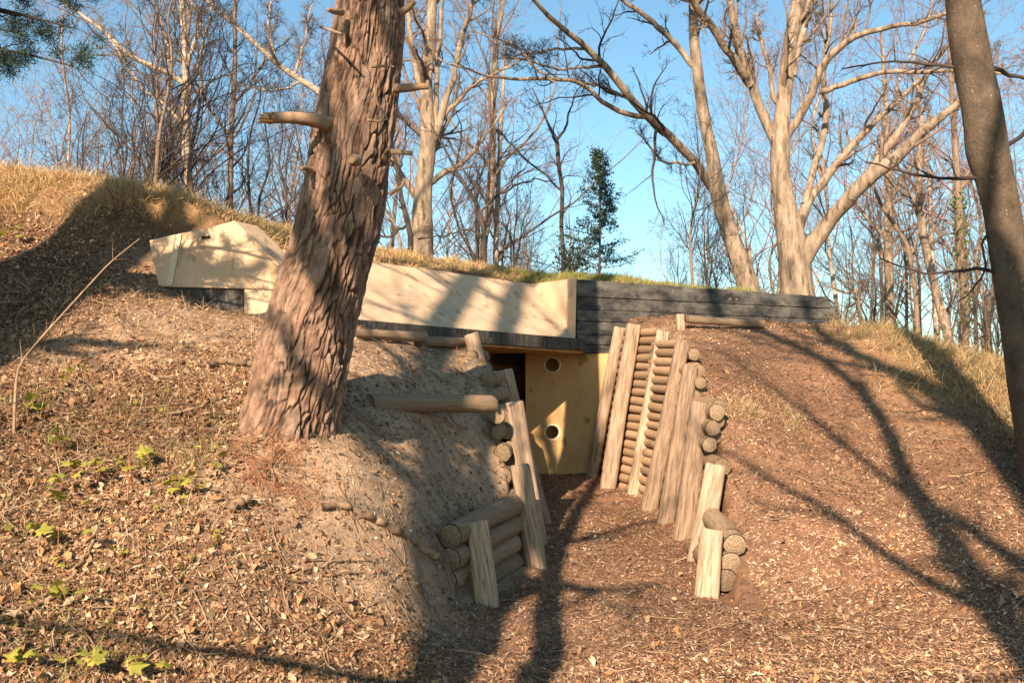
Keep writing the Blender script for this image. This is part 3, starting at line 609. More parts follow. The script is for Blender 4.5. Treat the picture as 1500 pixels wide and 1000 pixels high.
hero('curled low bush stem at the end of the black wall', 'shrub',
 [(1275,500,7),(1262,470,6),(1256,440,5),(1262,425,5),(1240,430,4),(1215,420,2)], [[(1258,440,4),(1240,455,3),(1225,465,2)], [(1262,425,4),(1272,400,3),(1265,370,2)]], 16, M['brown'], M['twig'], 25, name='shrub', lv=(6, 5, 4), trunk_kids=10)

# dark smooth beech on the right, near
bt = spec([(1555,800,76),(1528,660,68),(1507,560,60),(1495,480,56),(1480,390,52),(1468,310,51),(1454,250,54),(1444,222,60),(1443,190,57),(1437,150,55),(1424,90,54),(1417,45,53),(1411,0,48),(1390,-120,42),(1370,-300,30),(1350,-600,14)], 8.2)
br_ = empty('beech_tree', (bt[0][0], bt[0][1], tz(bt[0][0], bt[0][1])), 'smooth dark beech trunk with pale spots leaning in at the right edge', 'tree')
rb = resample(bt, 120); rb[:, :3] -= np.array(br_.location)
link('trunk', tubes([rb[None, :, :3]], [rb[None, :, 3]], 40, M['beech'], 'trunk', cap=True, bark=.05), br_)
gB = np.random.default_rng(31)
lbs = []
for q in ([(1446,115,7),(1400,100,5),(1330,88,4),(1240,100,2)], [(1468,300,8),(1500,342,6,8.6),(1560,330,4,9)], [(1465,260,9),(1400,262,5),(1330,250,4),(1265,235,2)], [(1440,90,8),(1490,112,6),(1560,130,4)],
          [(1480,402,8),(1420,395,5),(1340,400,3),(1280,380,2)], [(1462,330,6),(1440,350,4),(1440,400,3),(1400,440,2)], [(1455,232,8),(1490,200,6),(1530,150,4)]):
    w = resample(spec(q, 8.2), 20); w[:, :3] += np.cumsum(gB.normal(0, .006, (20, 3)), 0)-np.array(br_.location); lbs.append(w)
    link('limb', tubes([w[None, :, :3]], [w[None, :, 3]], 8, M['twigdark'], 'limb', cap=True), br_)
LPa = np.array([w[:, :3] for w in lbs]); LRa = np.array([w[:, 3] for w in lbs])
c1, r1 = kids(gB, LPa, LRa, 5, .25, 1, .6, .35, .05, .08, 8, .5, rmin=.002); c2, r2 = kids(gB, c1, r1, 3, .3, 1, .6, .45, .0, .12, 5, .6, rmin=.0015)
up_ = kids(gB, rb[None, 85:, :3], rb[None, 85:, 3], 12, .1, 1, .9, .8, .4, .08, 12, .4); up2 = kids(gB, *up_, 8, .2, 1, .7, .5, .2, .12, 7, .5); up3 = kids(gB, *up2, 4, .2, 1, .7, .5, .1, .15, 5, .5)
link('crown', tubes([c1, c2, up_[0], up2[0], up3[0]], [r1, r2, up_[1], up2[1], up3[1]], [4, 3, 6, 4, 3], M['twigdark'], 'crown'), br_)

# ---------------------------------------------------------------- the leaning pine with plated bark
DP = 6.9
pc = spec([(400,850,190),(408,720,178),(414,660,164),(421,625,150),(430,590,140),(445,520,136),(463,440,131),(479,390,128),(494,340,124),(506,270,121),(517,200,118),(530,120,112),(539,50,103),(543,0,98),(548,-100,92),(552,-300,80),(556,-700,60),(556,-1300,36),(556,-1800,12)], DP)
pn = empty('pine_tree', (pc[0][0], pc[0][1], tz(pc[0][0], pc[0][1])), 'big leaning pine with cracked plated bark standing on the left bank', 'tree')
o_ = np.array(pn.location)
vis = np.array(pc); zcut = 6.0
zz = np.concatenate([np.arange(vis[0, 2], 5.2, .0075), np.arange(5.2, vis[-1, 2], .25)])
cxx = np.interp(zz, vis[:, 2], vis[:, 0]); cyy = np.interp(zz, vis[:, 2], vis[:, 1]+.0); rrr = np.interp(zz, vis[:, 2], vis[:, 3])
for _ in range(30):
    for a_ in (cxx, rrr): a_[1:600] = .25*a_[:599]+.5*a_[1:600]+.25*a_[2:601]
ns = 420; th = np.linspace(0, 2*PI, ns+1)[:-1]
TH, ZZ = np.meshgrid(th, zz); RR = np.broadcast_to(rrr[:, None], TH.shape)
nu = 40                                                # bark plates around the trunk
cx3, sx3 = np.cos(TH), np.sin(TH)
U = TH/(2*PI)*nu; Vv = ZZ/.24
U2 = U + 1.0*vnoise(cx3*2.2, sx3*2.2, ZZ*2.2)+.50*vnoise(cx3*6, sx3*6, ZZ*7)+.14*vnoise(cx3*17, sx3*17, ZZ*22); V2 = Vv + .8*vnoise(cx3*4+9, sx3*4, ZZ*3)+.35*vnoise(cx3*12+9, sx3*12, ZZ*12)
iu, iv = np.floor(U2).astype(np.int64), np.floor(V2).astype(np.int64)
F1 = np.full(TH.shape, 9.); F2 = np.full(TH.shape, 9.); ID = np.zeros(TH.shape)
for a_ in (-1, 0, 1):
    for b_ in (-1, 0, 1):
        ju = (iu+a_) % nu; jv = iv+b_
        h1 = _h(ju, jv, np.zeros_like(ju)); h2 = _h(ju+50, jv, np.zeros_like(ju)+3); h3 = _h(ju, jv+70, np.zeros_like(ju)+7)
        dd = np.hypot(U2-(iu+a_+h1), V2-(jv+h2))
        cl = dd < F1; F2 = np.where(cl, F1, np.minimum(F2, dd)); ID = np.where(cl, h3, ID); F1 = np.where(cl, dd, F1)
wvar = .5+.5*vnoise(cx3*3+4, sx3*3, ZZ*3.1)
edge = sstep(.0, .10+.30*wvar, F2-F1)
opn = sstep(.15, .6, wvar)*.75+.25                       # some joints are shut, some gape
crk = 1-(1-edge)*opn
fis = 1-np.abs(vnoise(cx3*7.5+.6*vnoise(cx3*3, sx3*3, ZZ*5), sx3*7.5, ZZ*1.7)); fis = sstep(.86, .97, fis)*sstep(-.1, .4, vnoise(cx3*2, sx3*2+7, ZZ*1.6))
crk = crk*(1-.85*fis)
flk = fbm(cx3*RR*34, sx3*RR*34, ZZ*13, 1, 4)
ter = np.floor(4*(.5+.5*vnoise(cx3*6+.4*flk, sx3*6, ZZ*8)))/4
disp = .020*crk+.012*(ID-.5)*crk+.006*flk+.012*ter*crk-.012*fis
rootf = np.exp(-np.maximum(0, ZZ-1.2)/.16)
disp = disp+rootf*.03*np.sin(TH*5+1.3)
Rf = RR*.975+disp-.012
X = cxx[:, None]+Rf*np.cos(TH); Y = cyy[:, None]+Rf*np.sin(TH)
low = np.array([.055, .035, .026])[None, None]; hi = np.array([.26, .155, .10])[None, None]; gr = np.array([.30, .225, .17])[None, None]
mixv = np.clip(crk*.75+.25*ter+.12*flk, 0, 1)[..., None]; tint = low*(1-mixv)+(hi*(1-ID[..., None]*.6)+gr*ID[..., None]*.6)*mixv
tint = tint*(1+.30*flk[..., None])
nz_, nt_ = TH.shape; I = np.arange(nz_*nt_).reshape(nz_, nt_); J = np.roll(I, -1, 1)
pm = mesh_np('trunk', np.stack([X-o_[0], Y-o_[1], ZZ-o_[2]], -1), np.stack([I[:-1], J[:-1], J[1:], I[1:]], -1).reshape(-1, 4), mat=M['pine_bark'], attr={'tint': np.clip(tint, .02, .6).reshape(-1, 3)})
link('trunk', pm, pn)
def stub(name, q, D, m, tip=None, lab=None, ns=14):
    w = resample(spec(q, D), 22); w[:, :3] -= o_
    o = link(name, tubes([w[None, :, :3]], [w[None, :, 3]], ns, m, name, cap=True, bark=.16), pn)
    if lab: o['label'] = lab
    return w, o
w, so = stub('broken_branch', [(490,185,27),(470,178,21,6.6),(455,175,18,6.55),(430,172,17,6.5),(405,172,16,6.45),(392,173,17,6.42)], 6.72, M['stick'], lab='snapped horizontal branch with orange broken end')
e = w[-1]; gS = np.random.default_rng(9); sl = []
for k in range(26):
    o2 = gS.normal(0, .012, 3); a0 = e[:3]+o2+[.03, 0, 0]; sl.append(np.array([a0, a0+[-.03-.03*gS.random(), 0, .002], a0+[-.05-.04*gS.random(), 0, -.004]]))
sl = np.array(sl); link('splinter', tubes([sl], [np.tile([.010, .008, .001], (26, 1))], 5, M['brokenwood'], 'splinter', cap=True), so)
for q in ([(580,130,14,6.75),(600,129,12),(615,127,10),(628,127,9)], [(572,222,9),(590,223,8),(604,225,7)], [(570,285,6),(590,272,5),(592,262,4)], [(500,18,12,6.6),(488,17,9,6.45),(480,14,6,6.4)],
          [(585,20,12),(600,10,10),(606,2,9)], [(455,250,12,6.65),(446,246,8,6.55),(441,247,6,6.5)], [(545,98,5,6.4),(562,97,4,6.25),(577,98,3,6.2)], [(540,176,5,6.4),(556,178,4,6.25),(568,174,3,6.2)],
          [(520,235,20,6.5),(516,236,13,6.36),(514,238,8,6.33)], [(548,130,4,6.4),(552,150,4,6.3),(566,172,3,6.2)], [(470,40,5,6.6),(500,50,4,6.3)]):
    stub('branch_stub', q, 6.7, M['stick'])
g9 = np.random.default_rng(99); tops = np.stack([np.interp(np.linspace(8, 15, 40), vis[:, 2], vis[:, k]) for k in range(3)], 1)-o_
k1 = kids(g9, tops[None], np.full((1, 40), .10), 22, .1, 1, 1.3, .40, .1, .08, 10, .35); k2 = kids(g9, *k1, 8, .3, 1, .8, .4, .1, .1, 6, .5)
link('crown', tubes([k1[0], k2[0]], [k1[1], k2[1]], [6, 4], M['stick'], 'crown'), pn)
def needles(g, tips, n, L, m, name, parent, th_=.0012):
    k = len(tips)*n; p = np.repeat(tips, n, 0)+g.normal(0, .03, (k, 3)); dv = g.standard_normal((k, 3)); dv /= np.linalg.norm(dv, axis=1, keepdims=True)
    s = np.cross(dv, g.standard_normal((k, 3))); s /= np.linalg.norm(s, axis=1, keepdims=True); e_ = p+dv*L*g.uniform(.6, 1.2, (k, 1))
    V = np.stack([p-s*th_, p+s*th_, e_], 1); return link(name, mesh_np(name, V, tris=np.arange(k*3).reshape(-1, 3), mat=m, smooth=False), parent)
needles(g9, k2[0][:, 2:].reshape(-1, 3), 22, .16, M['needle'], 'needle_tuft', pn, .003)

# second pine, outside the frame on the left: its boughs hang into the top left corner
sp_ = empty('pine_tree', (-5.9, 5.4, tz(-5.9, 5.4)), 'second pine whose dark needled boughs hang into the top left corner', 'tree')
so_ = np.array(sp_.location); g8 = np.random.default_rng(8)
tk = resample([[0,0,-.2,.30],[.1,0,4,.26],[.1,.1,9,.16],[0,0,13,.03]], 40)
link('trunk', tubes([tk[None, :, :3]], [tk[None, :, 3]], 18, M['stick'], 'trunk', bark=.12), sp_)
bq = [[(-250,-30,14),(-100,0,9),(0,12,6),(60,30,4),(112,42,2)], [(-250,-60,14),(-60,-40,8),(40,-25,6),(90,-5,4),(135,-4,2)], [(-250,-20,12),(-100,60,8),(-20,70,5),(40,78,4),(108,98,2)], [(-250,0,10),(-80,40,7),(-10,36,4),(30,50,2)]]
lb = np.array([resample([[0.1, .1, P(-250, q[0][1], 6.8)[2]-so_[2], .05]]+[[*(P(a, b, 6.8)-so_), c/2/FPX*6.8] for a, b, c in q[1:]], 20) for q in bq])
for w in lb: link('bough', tubes([w[None, :, :3]], [w[None, :, 3]], 8, M['twigdark'], 'bough'), sp_)
b1 = kids(g8, lb[..., :3], lb[..., 3], 20, .45, 1, .7, .14, -.05, .12, 6, .6, rmin=.003); b2 = kids(g8, *b1, 3, .3, 1, .6, .5, 0, .12, 4, .6, rmin=.002)
ub = kids(g8, tk[None, 12:, :3], tk[None, 12:, 3], 18, .1, 1, 1.3, .4, .1, .08, 8, .4); ub2 = kids(g8, *ub, 6, .3, 1, .8, .4, .1, .1, 6, .5)
link('crown', tubes([b1[0], b2[0], ub[0], ub2[0]], [b1[1], b2[1], ub[1], ub2[1]], [4, 3, 5, 3], M['twigdark'], 'crown'), sp_)
tips = b2[0][:, -2:].reshape(-1, 3); tips = tips[g8.random(len(tips)) < .55]
needles(g8, tips, 70, .075, M['needle'], 'needle_tuft', sp_, .0028); needles(g8, ub2[0][:, 3:].reshape(-1, 3), 16, .14, M['needle'], 'needle_cluster', sp_, .004)

# ---------------------------------------------------------------- holly bush (dark evergreen)
gh = np.random.default_rng(44); hb = P(878, 396, 15.2); hg = tz(hb[0], hb[1]); hz = P(878, 214, 15.2)[2]
ho = empty('holly_tree', (hb[0], hb[1], hg), 'small dark evergreen holly with pointed top on the grassy roof', 'tree')
ht = hz-hg; st_ = resample([[0,0,-.1,.02],[.02,0,ht*.5,.013],[0,0,ht,.003]], 30)
link('trunk', tubes([st_[None, :, :3]], [st_[None, :, 3]], 8, M['shadebark'], 'trunk'), ho)
HP, HR = [], []
for k in range(110):
    z = ht*(.06+.9*(k/110)); L_ = (.58*(1-z/ht)**1.0+.05)*gh.uniform(.6, 1.15)*(.75+.35*(math.sin(z*13)>0)); a_ = gh.uniform(0, 2*PI)
    if k % 17 == 3: L_ *= 1.4
    HP.append([[math.cos(a_)*L_*t, math.sin(a_)*L_*t, z+L_*.22*t*t] for t in np.linspace(0, 1, 6)]); HR.append(np.linspace(.006, .002, 6))
HP = np.array(HP); HR = np.array(HR); hk = kids(gh, HP, HR, 4, .3, 1, .7, .4, .1, .1, 4, .7)
link('branch', tubes([HP, hk[0]], [HR, hk[1]], [4, 3], M['shadebark'], 'branch'), ho)
pts = np.vstack([HP[:, 2:].reshape(-1, 3), hk[0].reshape(-1, 3), st_[12:, :3]])
link('foliage', leafcloud(gh, pts, .032, M['holly'], 'foliage', .02, 4), ho)
gv = np.random.default_rng(45); h2 = P(838, 396, 14.8); h2z = tz(h2[0], h2[1])
ho2 = empty('holly_bush', (h2[0], h2[1], h2z), 'low dark evergreen bush at the foot of the slender forked sapling', 'bush')
q = gv.normal(0, 1, (46, 3))*np.array([.16, .15, .18])+[0, 0, .42]; ln = np.stack([np.zeros((46, 3)), q*.6, q], 1)
link('branch', tubes([ln], [np.tile([.006, .004, .002], (46, 1))], 4, M['shadebark'], 'branch'), ho2)
link('foliage', leafcloud(gv, ln[:, 1:].reshape(-1, 3), .055, M['holly'], 'foliage', .06, 5), ho2)

# ---------------------------------------------------------------- the wood behind: trees copied from a few kinds
def gen_tree(seed, H, r0, fork, bark, twig, bushy=1.0, leaf=None):
    g = np.random.default_rng(seed); stems = []
    for s in range(fork):
        a_ = g.uniform(0, 2*PI); sp2 = .18*H*(s > 0)
        pts = [[0, 0, -.4, r0]]
        for t in np.linspace(.12, 1, 8):
            pts.append([math.cos(a_)*sp2*t**1.4+g.normal(0, .035*H*t), math.sin(a_)*sp2*t**1.4+g.normal(0, .035*H*t), H*t*(1-.1*(s > 0)), r0*(1-.92*t)*(1 if s == 0 else .8)])
        stems.append(resample(pts, 28))
    S_ = np.array(stems)
    tr = tubes([S_[..., :3]], [S_[..., 3]], 8, bark, 'trunk', bark=.08)
    a1 = kids(g, S_[..., :3], S_[..., 3], int(24/fork*bushy)+4, .18, .98, .8, .40, .35, .14, 11, .42)
    a2 = kids(g, *a1, 6, .15, 1, .7, .5, .22, .2, 7, .5, rmin=.004); a3 = kids(g, *a2, 5, .15, 1, .7, .6, .1, .26, 4, .55, rmin=.0032)
    cr = tubes([a1[0], a2[0], a3[0]], [a1[1], a2[1], a3[1]], [4, 3, 3], twig, 'crown')
    lf = None
    if leaf:
        tp = a3[0][:, -1]; tp = tp[g.random(len(tp)) < leaf]; lf = leafcloud(g, tp, .06, M['budleaf'], 'bud_clump', .05, 1)
    return tr, cr, lf
KIND = [('bare_tree', gen_tree(1, 13, .115, 1, M['oak'], M['twig'])), ('bare_tree', gen_tree(2, 11, .09, 2, M['oak'], M['twigred'], 1, .4)), ('bare_tree', gen_tree(3, 12, .08, 1, M['birch'], M['twigred'], 1.1, .5)),
        ('bare_tree', gen_tree(4, 9, .07, 2, M['brown'], M['twig'])), ('bare_tree', gen_tree(5, 10, .07, 3, M['brown'], M['twigred'], 1, .3)),
        ('sapling', gen_tree(6, 5.0, .045, 2, M['shadebark'], M['twigdark'], .7)), ('sapling', gen_tree(7, 4.2, .035, 3, M['shadebark'], M['twigdark'], .6)), ('sapling', gen_tree(8, 5.5, .05, 1, M['brown'], M['twigdark'], .8))]
desc = ['tall pale bare tree', 'forked red-twigged bare tree', 'slim pale budding tree', 'forked brown bare tree', 'many-stemmed bare tree', 'dark twin-stemmed sapling', 'dark many-stemmed sapling', 'thin dark sapling']
first = {}
def put_tree(kind, x, y, s, rz, label, cat='tree', group=None, lean=0.0):
    nm, (tr, cr, lf) = KIND[kind]
    r = empty(nm, (x, y, tz(x, y)), label, cat, group); r.scale = (s, s, s*random.uniform(.9, 1.1)); r.rotation_euler = (random.uniform(-.05, .05), lean+random.uniform(-.06, .06), rz)
    if kind not in first:
        ch = [link('trunk', tr, r), link('crown', cr, r)] + ([link('bud_clump', lf, r)] if lf else []); first[kind] = ch
    else:
        for c in first[kind]: d_ = c.copy(); COL.objects.link(d_); d_.parent = r
    return r
random.seed(21)
ZN = [(0,'at the left edge of the view'),(75,'in the far left gap'),(140,'left of the slim pale tree'),(210,'beside the long limb of the slim tree'),(270,'right behind the slim pale tree'),(335,'by the thin grey tree'),(390,'above the peaked block'),(450,'left of the leaning pine'),(520,'behind the leaning pine'),(585,'right of the leaning pine'),(640,'right of the stout tree'),(700,'above the middle of the yellow wall'),(760,'near the white-stemmed birch'),(820,'left of the holly'),(880,'behind the holly'),(950,'right of the holly'),(1020,'left of the pale leaning tree'),(1090,'between the two big pale trees'),(1160,'behind the multi-limbed tree'),(1215,'above the end of the black wall'),(1265,'right of the black wall'),(1320,'behind the right slope crest'),(1370,'left of the ivy-covered trunk'),(1415,'behind the ivy-covered trunk'),(1460,'behind the dark beech'),(9999,'at the right edge of the view')]
zone = lambda px: next(t for lim, t in ZN if px <= lim)
n_far = 0
for k in range(66):                                    # far wood
    px = -120+1740*((k*0.6180339) % 1.0); D = random.choice([random.uniform(22, 30), random.uniform(28, 42), random.uniform(40, 62)])
    if 850 < px < 1010 and D < 36 and random.random() < .75: D = random.uniform(45, 65)
    kd = random.choice([0, 1, 2, 3, 4, 1, 2]); s = random.uniform(.75, 1.15)*(.75 if 760 < px < 1130 else 1)
    x = (px-CX)/FPX*D
    put_tree(kd, x, D, s, random.uniform(0, 6.28), desc[kd]+', '+zone(px)+(', far off' if D > 42 else ', nearer' if D < 28 else ', mid-distance'), 'tree', 'bare trees of the far wood')
for k in range(54):                                    # saplings close behind the crest
    px = random.choice([random.uniform(-20, 470), random.uniform(-20, 470), random.uniform(640, 850), random.uniform(950, 1100), random.uniform(1230, 1500)])
    D = random.uniform(14.5, 21); kd = random.choice([5, 6, 7]); s = random.uniform(.6, 1.0)*(1 if px < 480 else .6)
    x = (px-CX)/FPX*D
    put_tree(kd, x, D, s, random.uniform(0, 6.28), desc[kd]+(', short, ' if s < .5 else ', middling, ' if s < .75 else ', tall, ')+zone(px), 'tree', 'dark saplings behind the crest')

# ---------------------------------------------------------------- trees behind the viewer that cast the long shadows
ta, ca_ = math.tan(AZ), math.tan(EL)/math.cos(AZ)
def shadow_tree(targets, y0, label, seed, base=None, kidsn=14, bare=True):
    """targets: ground points (px,py,width m) on which the trunk's shadow falls"""
    g = np.random.default_rng(seed); pts = []
    for px, py, w in targets:
        h = hit(px, py, 3.5, 15) if not isinstance(px, np.ndarray) else px
        dy = h[1]-y0; pts.append([h[0]-dy*ta, y0, h[2]+dy*ca_, w/2])
    pts = np.array(pts); sl = (pts[1]-pts[0]); k = pts[0, 2]/max(sl[2], .3)
    bx = pts[0, 0] - np.clip(sl[0]*k, -.7, .7)*.6
    top = pts[-1]+np.array([g.normal(0, .6), 0, 4.5, -pts[-1, 3]*.8]); allp = np.vstack([[bx, y0, -.2, pts[0, 3]*1.35], [bx*.6+pts[0, 0]*.4, y0, pts[0, 2]*.45, pts[0, 3]*1.15], pts, top])
    r = empty('bare_tree', (bx, y0, tz(bx, y0)), label, 'tree', 'bare trees behind the viewer'); o = np.array(r.location)
    w = resample(allp, 40); w[:, :3] -= o
    link('trunk', tubes([w[None, :, :3]], [w[None, :, 3]], 14, M['oak'], 'trunk', bark=.08), r)
    ba = kids(g, w[None, 8:, :3], w[None, 8:, 3], kidsn, .62, 1, .7, .32, .3, .10, 12, .45); bb_ = kids(g, w[None, 8:, :3], w[None, 8:, 3], 8, .15, .65, .9, .26, .1, .10, 12, .5); b1 = (np.vstack([ba[0], bb_[0]]), np.vstack([ba[1], bb_[1]])); b2 = kids(g, *b1, 6, .2, 1, .7, .45, .15, .13, 7, .5, rmin=.004); b3 = kids(g, *b2, 3, .2, 1, .7, .5, .1, .16, 4, .6, rmin=.003)
    link('crown', tubes([b1[0], b2[0], b3[0]], [b1[1], b2[1], b3[1]], [6, 4, 3], M['twig'], 'crown'), r)
    return r
shadow_tree([(796,1010,.21),(800,900,.21),(806,830,.19),(850,740,.17),(872,705,.15)], -2.6, 'bare tree behind the viewer whose shadow falls along the path', 51, kidsn=8)
shadow_tree([(672,1010,.30),(P(668,885,7.0),0,.40),(P(664,785,7.2),0,.42),(642,690,.15),(640,600,.14),(P(655,485,11.4),0,.30),(P(670,435,12.2),0,.28),(P(698,400,13.0),0,.26)], -3.6, 'thick bare tree behind the viewer whose shadow falls on the left log stack', 52, kidsn=8)
shadow_tree([(655,1010,.22),(P(706,880,7.1),0,.36),(P(708,785,7.35),0,.36),(696,700,.13),(700,640,.12),(716,560,.13),(P(748,488,12.3),0,.26),(P(745,440,12.8),0,.26),(P(765,410,13.5),0,.24)], -5.0, 'leaning bare tree behind the viewer whose shadow falls below the pine', 56, kidsn=7)
shadow_tree([(1494,940,.25),(1420,830,.24),(1330,720,.20),(1315,650,.18),(1260,560,.16),(1130,490,.16),(P(1045,468,13.8),0,.2),(P(1030,415,13.8),0,.2)], -5.0, 'bare tree behind the viewer whose shadow winds up the right slope', 53, kidsn=8)
shadow_tree([(1540,760,.42),(1490,680,.42),(1420,600,.36),(1330,550,.28),(1210,500,.2)], -6, 'forked bare tree behind the viewer whose shadow darkens the right bank', 54, kidsn=14)
shadow_tree([(-40,520,.7),(60,430,.8),(145,380,.8),(190,330,.75),(150,285,.4)], -2, 'bare tree behind the viewer whose shadow falls beside the peaked block', 55, kidsn=6)
# ---------------------------------------------------------------- ground cover
def vis_samples(g, n, dens, xr=(-7, 7), yr=(3.6, 15)):
    """random ground points in a region; nearer ground gets more of them"""
    k = n*6; y = yr[0]+(yr[1]-yr[0])*g.random(k)**1.6; x = g.uniform(-1, 1, k)*np.minimum(.58*y+.3, 7.4)
    z = terrain(x, y); w = dens(x, y, z); keep = g.random(k) < w; x, y, z = x[keep][:n], y[keep][:n], z[keep][:n]
    e_ = .03; nx_ = -(terrain(x+e_, y)-z)/e_; ny_ = -(terrain(x, y+e_)-z)/e_
    nn = np.stack([nx_, ny_, np.ones_like(x)], 1); nn /= np.linalg.norm(nn, axis=1, keepdims=True)
    return np.stack([x, y, z], 1), nn
def scatter_flakes(name, g, pts, nn, size, aspect, pal, m, lift=.012, curl=.35, tiltv=.5):
    k = len(pts); pal = np.array(pal); c = pal[g.integers(0, len(pal), k)]*g.uniform(.65, 1.3, (k, 1))*np.clip(1+.34*fbm(pts[:, 0], pts[:, 1], 4.4, .9, 4), .45, 1.5)[:, None]  # broad tone changes: sandy streaks, needle patches, and dappled shade put into the colour
    up = nn+g.normal(0, tiltv, (k, 3)); up /= np.linalg.norm(up, axis=1, keepdims=True)
    a = np.cross(up, g.standard_normal((k, 3))); a /= np.linalg.norm(a, axis=1, keepdims=True); b = np.cross(up, a)
    s = size*np.clip(np.exp(g.normal(0, .42, (k, 1))), .35, 1.9); w = s*aspect*g.uniform(.6, 1.3, (k, 1)); p = pts+nn*lift*g.random((k, 1)); cu = curl*g.normal(0, 1, (k, 1))*s
    V = np.stack([p-a*s*.5, p-a*s*.12+b*w*.5+up*cu*.4, p-a*s*.12-b*w*.5+up*cu*.4, p+a*s*.2+b*w*.42+up*cu*.3, p+a*s*.2-b*w*.42+up*cu*.3, p+a*s*.5+up*cu*.6], 1)
    mid = up*(-np.abs(cu))*.3; V[:, 1] += -mid; V[:, 4] += -mid*.7
    b6 = np.arange(k)[:, None]*6
    Tt = np.concatenate([b6+np.array([[0, 1, 2]]), b6+np.array([[3, 4, 5]])*1], 1).reshape(-1, 3); Qq = (b6+np.array([[1, 3, 4, 2]])).reshape(-1, 4)
    me = mesh_np(name, V, Qq, Tt, mat=m, smooth=False, attr={'tint': np.repeat(c, 6, 0)})
    return link(name, me)
gl = np.random.default_rng(77)
inw = lambda x, y: (np.maximum(np.interp(y, *XL)-x, x-np.interp(y, *XR)) < .15) & (y > 7)
behind = lambda x, y: y > np.interp(x, BX, BY)-.1
def steep(x, y): s = np.maximum(np.interp(y, *XL)-x, x-np.interp(y, *XR)); return (s > .05) & (s < .31) & (y > 7.1) & (y < 13.2)
def lit_d(x, y, z):
    n = .5+.5*fbm(x, y, 6.1, 1.7, 3); d_ = (1-.86*sand_w(x, y))*(1-.8*path_w(x, y))*(.45+.55*n); return np.where(steep(x, y) | (inw(x, y)), .05, d_)*(1-.8*grass_w(x, y, z))
pts, nn = vis_samples(gl, 160000, lit_d)
tag(scatter_flakes('leaf_litter', gl, pts, nn, .025, .50, [(.27,.15,.075),(.34,.20,.105),(.19,.10,.05),(.42,.275,.155),(.09,.05,.027),(.29,.135,.065),(.13,.07,.037),(.48,.35,.22)], M['leaf']), 'dry brown leaves lying over the left bank and slopes', 'leaf litter', kind='stuff')
pts, nn = vis_samples(gl, 6500, lambda x, y, z: lit_d(x, y, z)*(x < 0)+.12)
tag(scatter_flakes('large_leaves', gl, pts, nn, .042, .55, [(.34,.20,.10),(.42,.27,.15),(.22,.12,.06),(.44,.31,.19),(.36,.18,.08)], M['leaf'], .03, .8, .8), 'larger curled brown leaves lying loose on top of the litter', 'leaves', kind='stuff')
def loose_twigs(n):
    p, q = vis_samples(gl, n, lambda x, y, z: np.where(steep(x, y), 0, 1-.75*path_w(x, y)))
    k = len(p); a_ = gl.uniform(0, 2*PI, k); L_ = np.exp(gl.normal(-2.2, .5, k)); t = np.linspace(-.5, .5, 6)
    cv = gl.normal(0, .5, k)[:, None]*(t**2)[None]; x = p[:, :1]+L_[:, None]*(np.cos(a_)[:, None]*t-np.sin(a_)[:, None]*cv); y = p[:, 1:2]+L_[:, None]*(np.sin(a_)[:, None]*t+np.cos(a_)[:, None]*cv)
    x += gl.normal(0, .004, x.shape); y += gl.normal(0, .004, y.shape); z = terrain(x, y)+.008+.02*gl.random((k, 1))+gl.normal(0, .12, (k, 1))*t*L_[:, None]
    r = np.clip(L_*.022, .0012, .006)[:, None]*np.linspace(1, .5, 6)[None]
    return tubes([np.stack([x, y, z], -1)], [r], 4, M['stick'], 'loose_twigs')
tag(link('loose_twigs', loose_twigs(5200)), 'small broken twigs strewn over the leafy banks', 'twigs', kind='stuff')
def chip_d(x, y, z):
    n = .5+.5*fbm(x, y, 9.1, 1.3, 3); return np.where(steep(x, y), .0, (.12+.88*path_w(x, y))*(.5+.5*n))*(1-.75*sand_w(x, y)*(path_w(x, y) < .5))*(1-.7*grass_w(x, y, z))
pts, nn = vis_samples(gl, 190000, chip_d)
tag(scatter_flakes('wood_chips', gl, pts, nn, .026, .22, [(.28,.155,.09),(.36,.215,.13),(.21,.11,.062),(.42,.27,.17),(.12,.065,.037),(.31,.16,.09),(.15,.08,.045),(.46,.33,.225)], M['chip'], .010, .12, .35), 'reddish brown wood chips strewn over the path and right slope', 'wood chips', kind='stuff')
def straw_d(x, y, z): return np.where(steep(x, y), 0, .35+.5*(1-path_w(x, y)))*(1-.5*sand_w(x, y))
pts, nn = vis_samples(gl, 90000, straw_d)
tag(scatter_flakes('dry_stalks', gl, pts, nn, .062, .035, [(.34,.21,.11),(.42,.28,.16),(.26,.15,.08),(.16,.085,.05),(.48,.35,.22)], M['chip'], .02, .12, .45), 'straw coloured dry stalks and needles over the ground', 'dry stalks', kind='stuff')
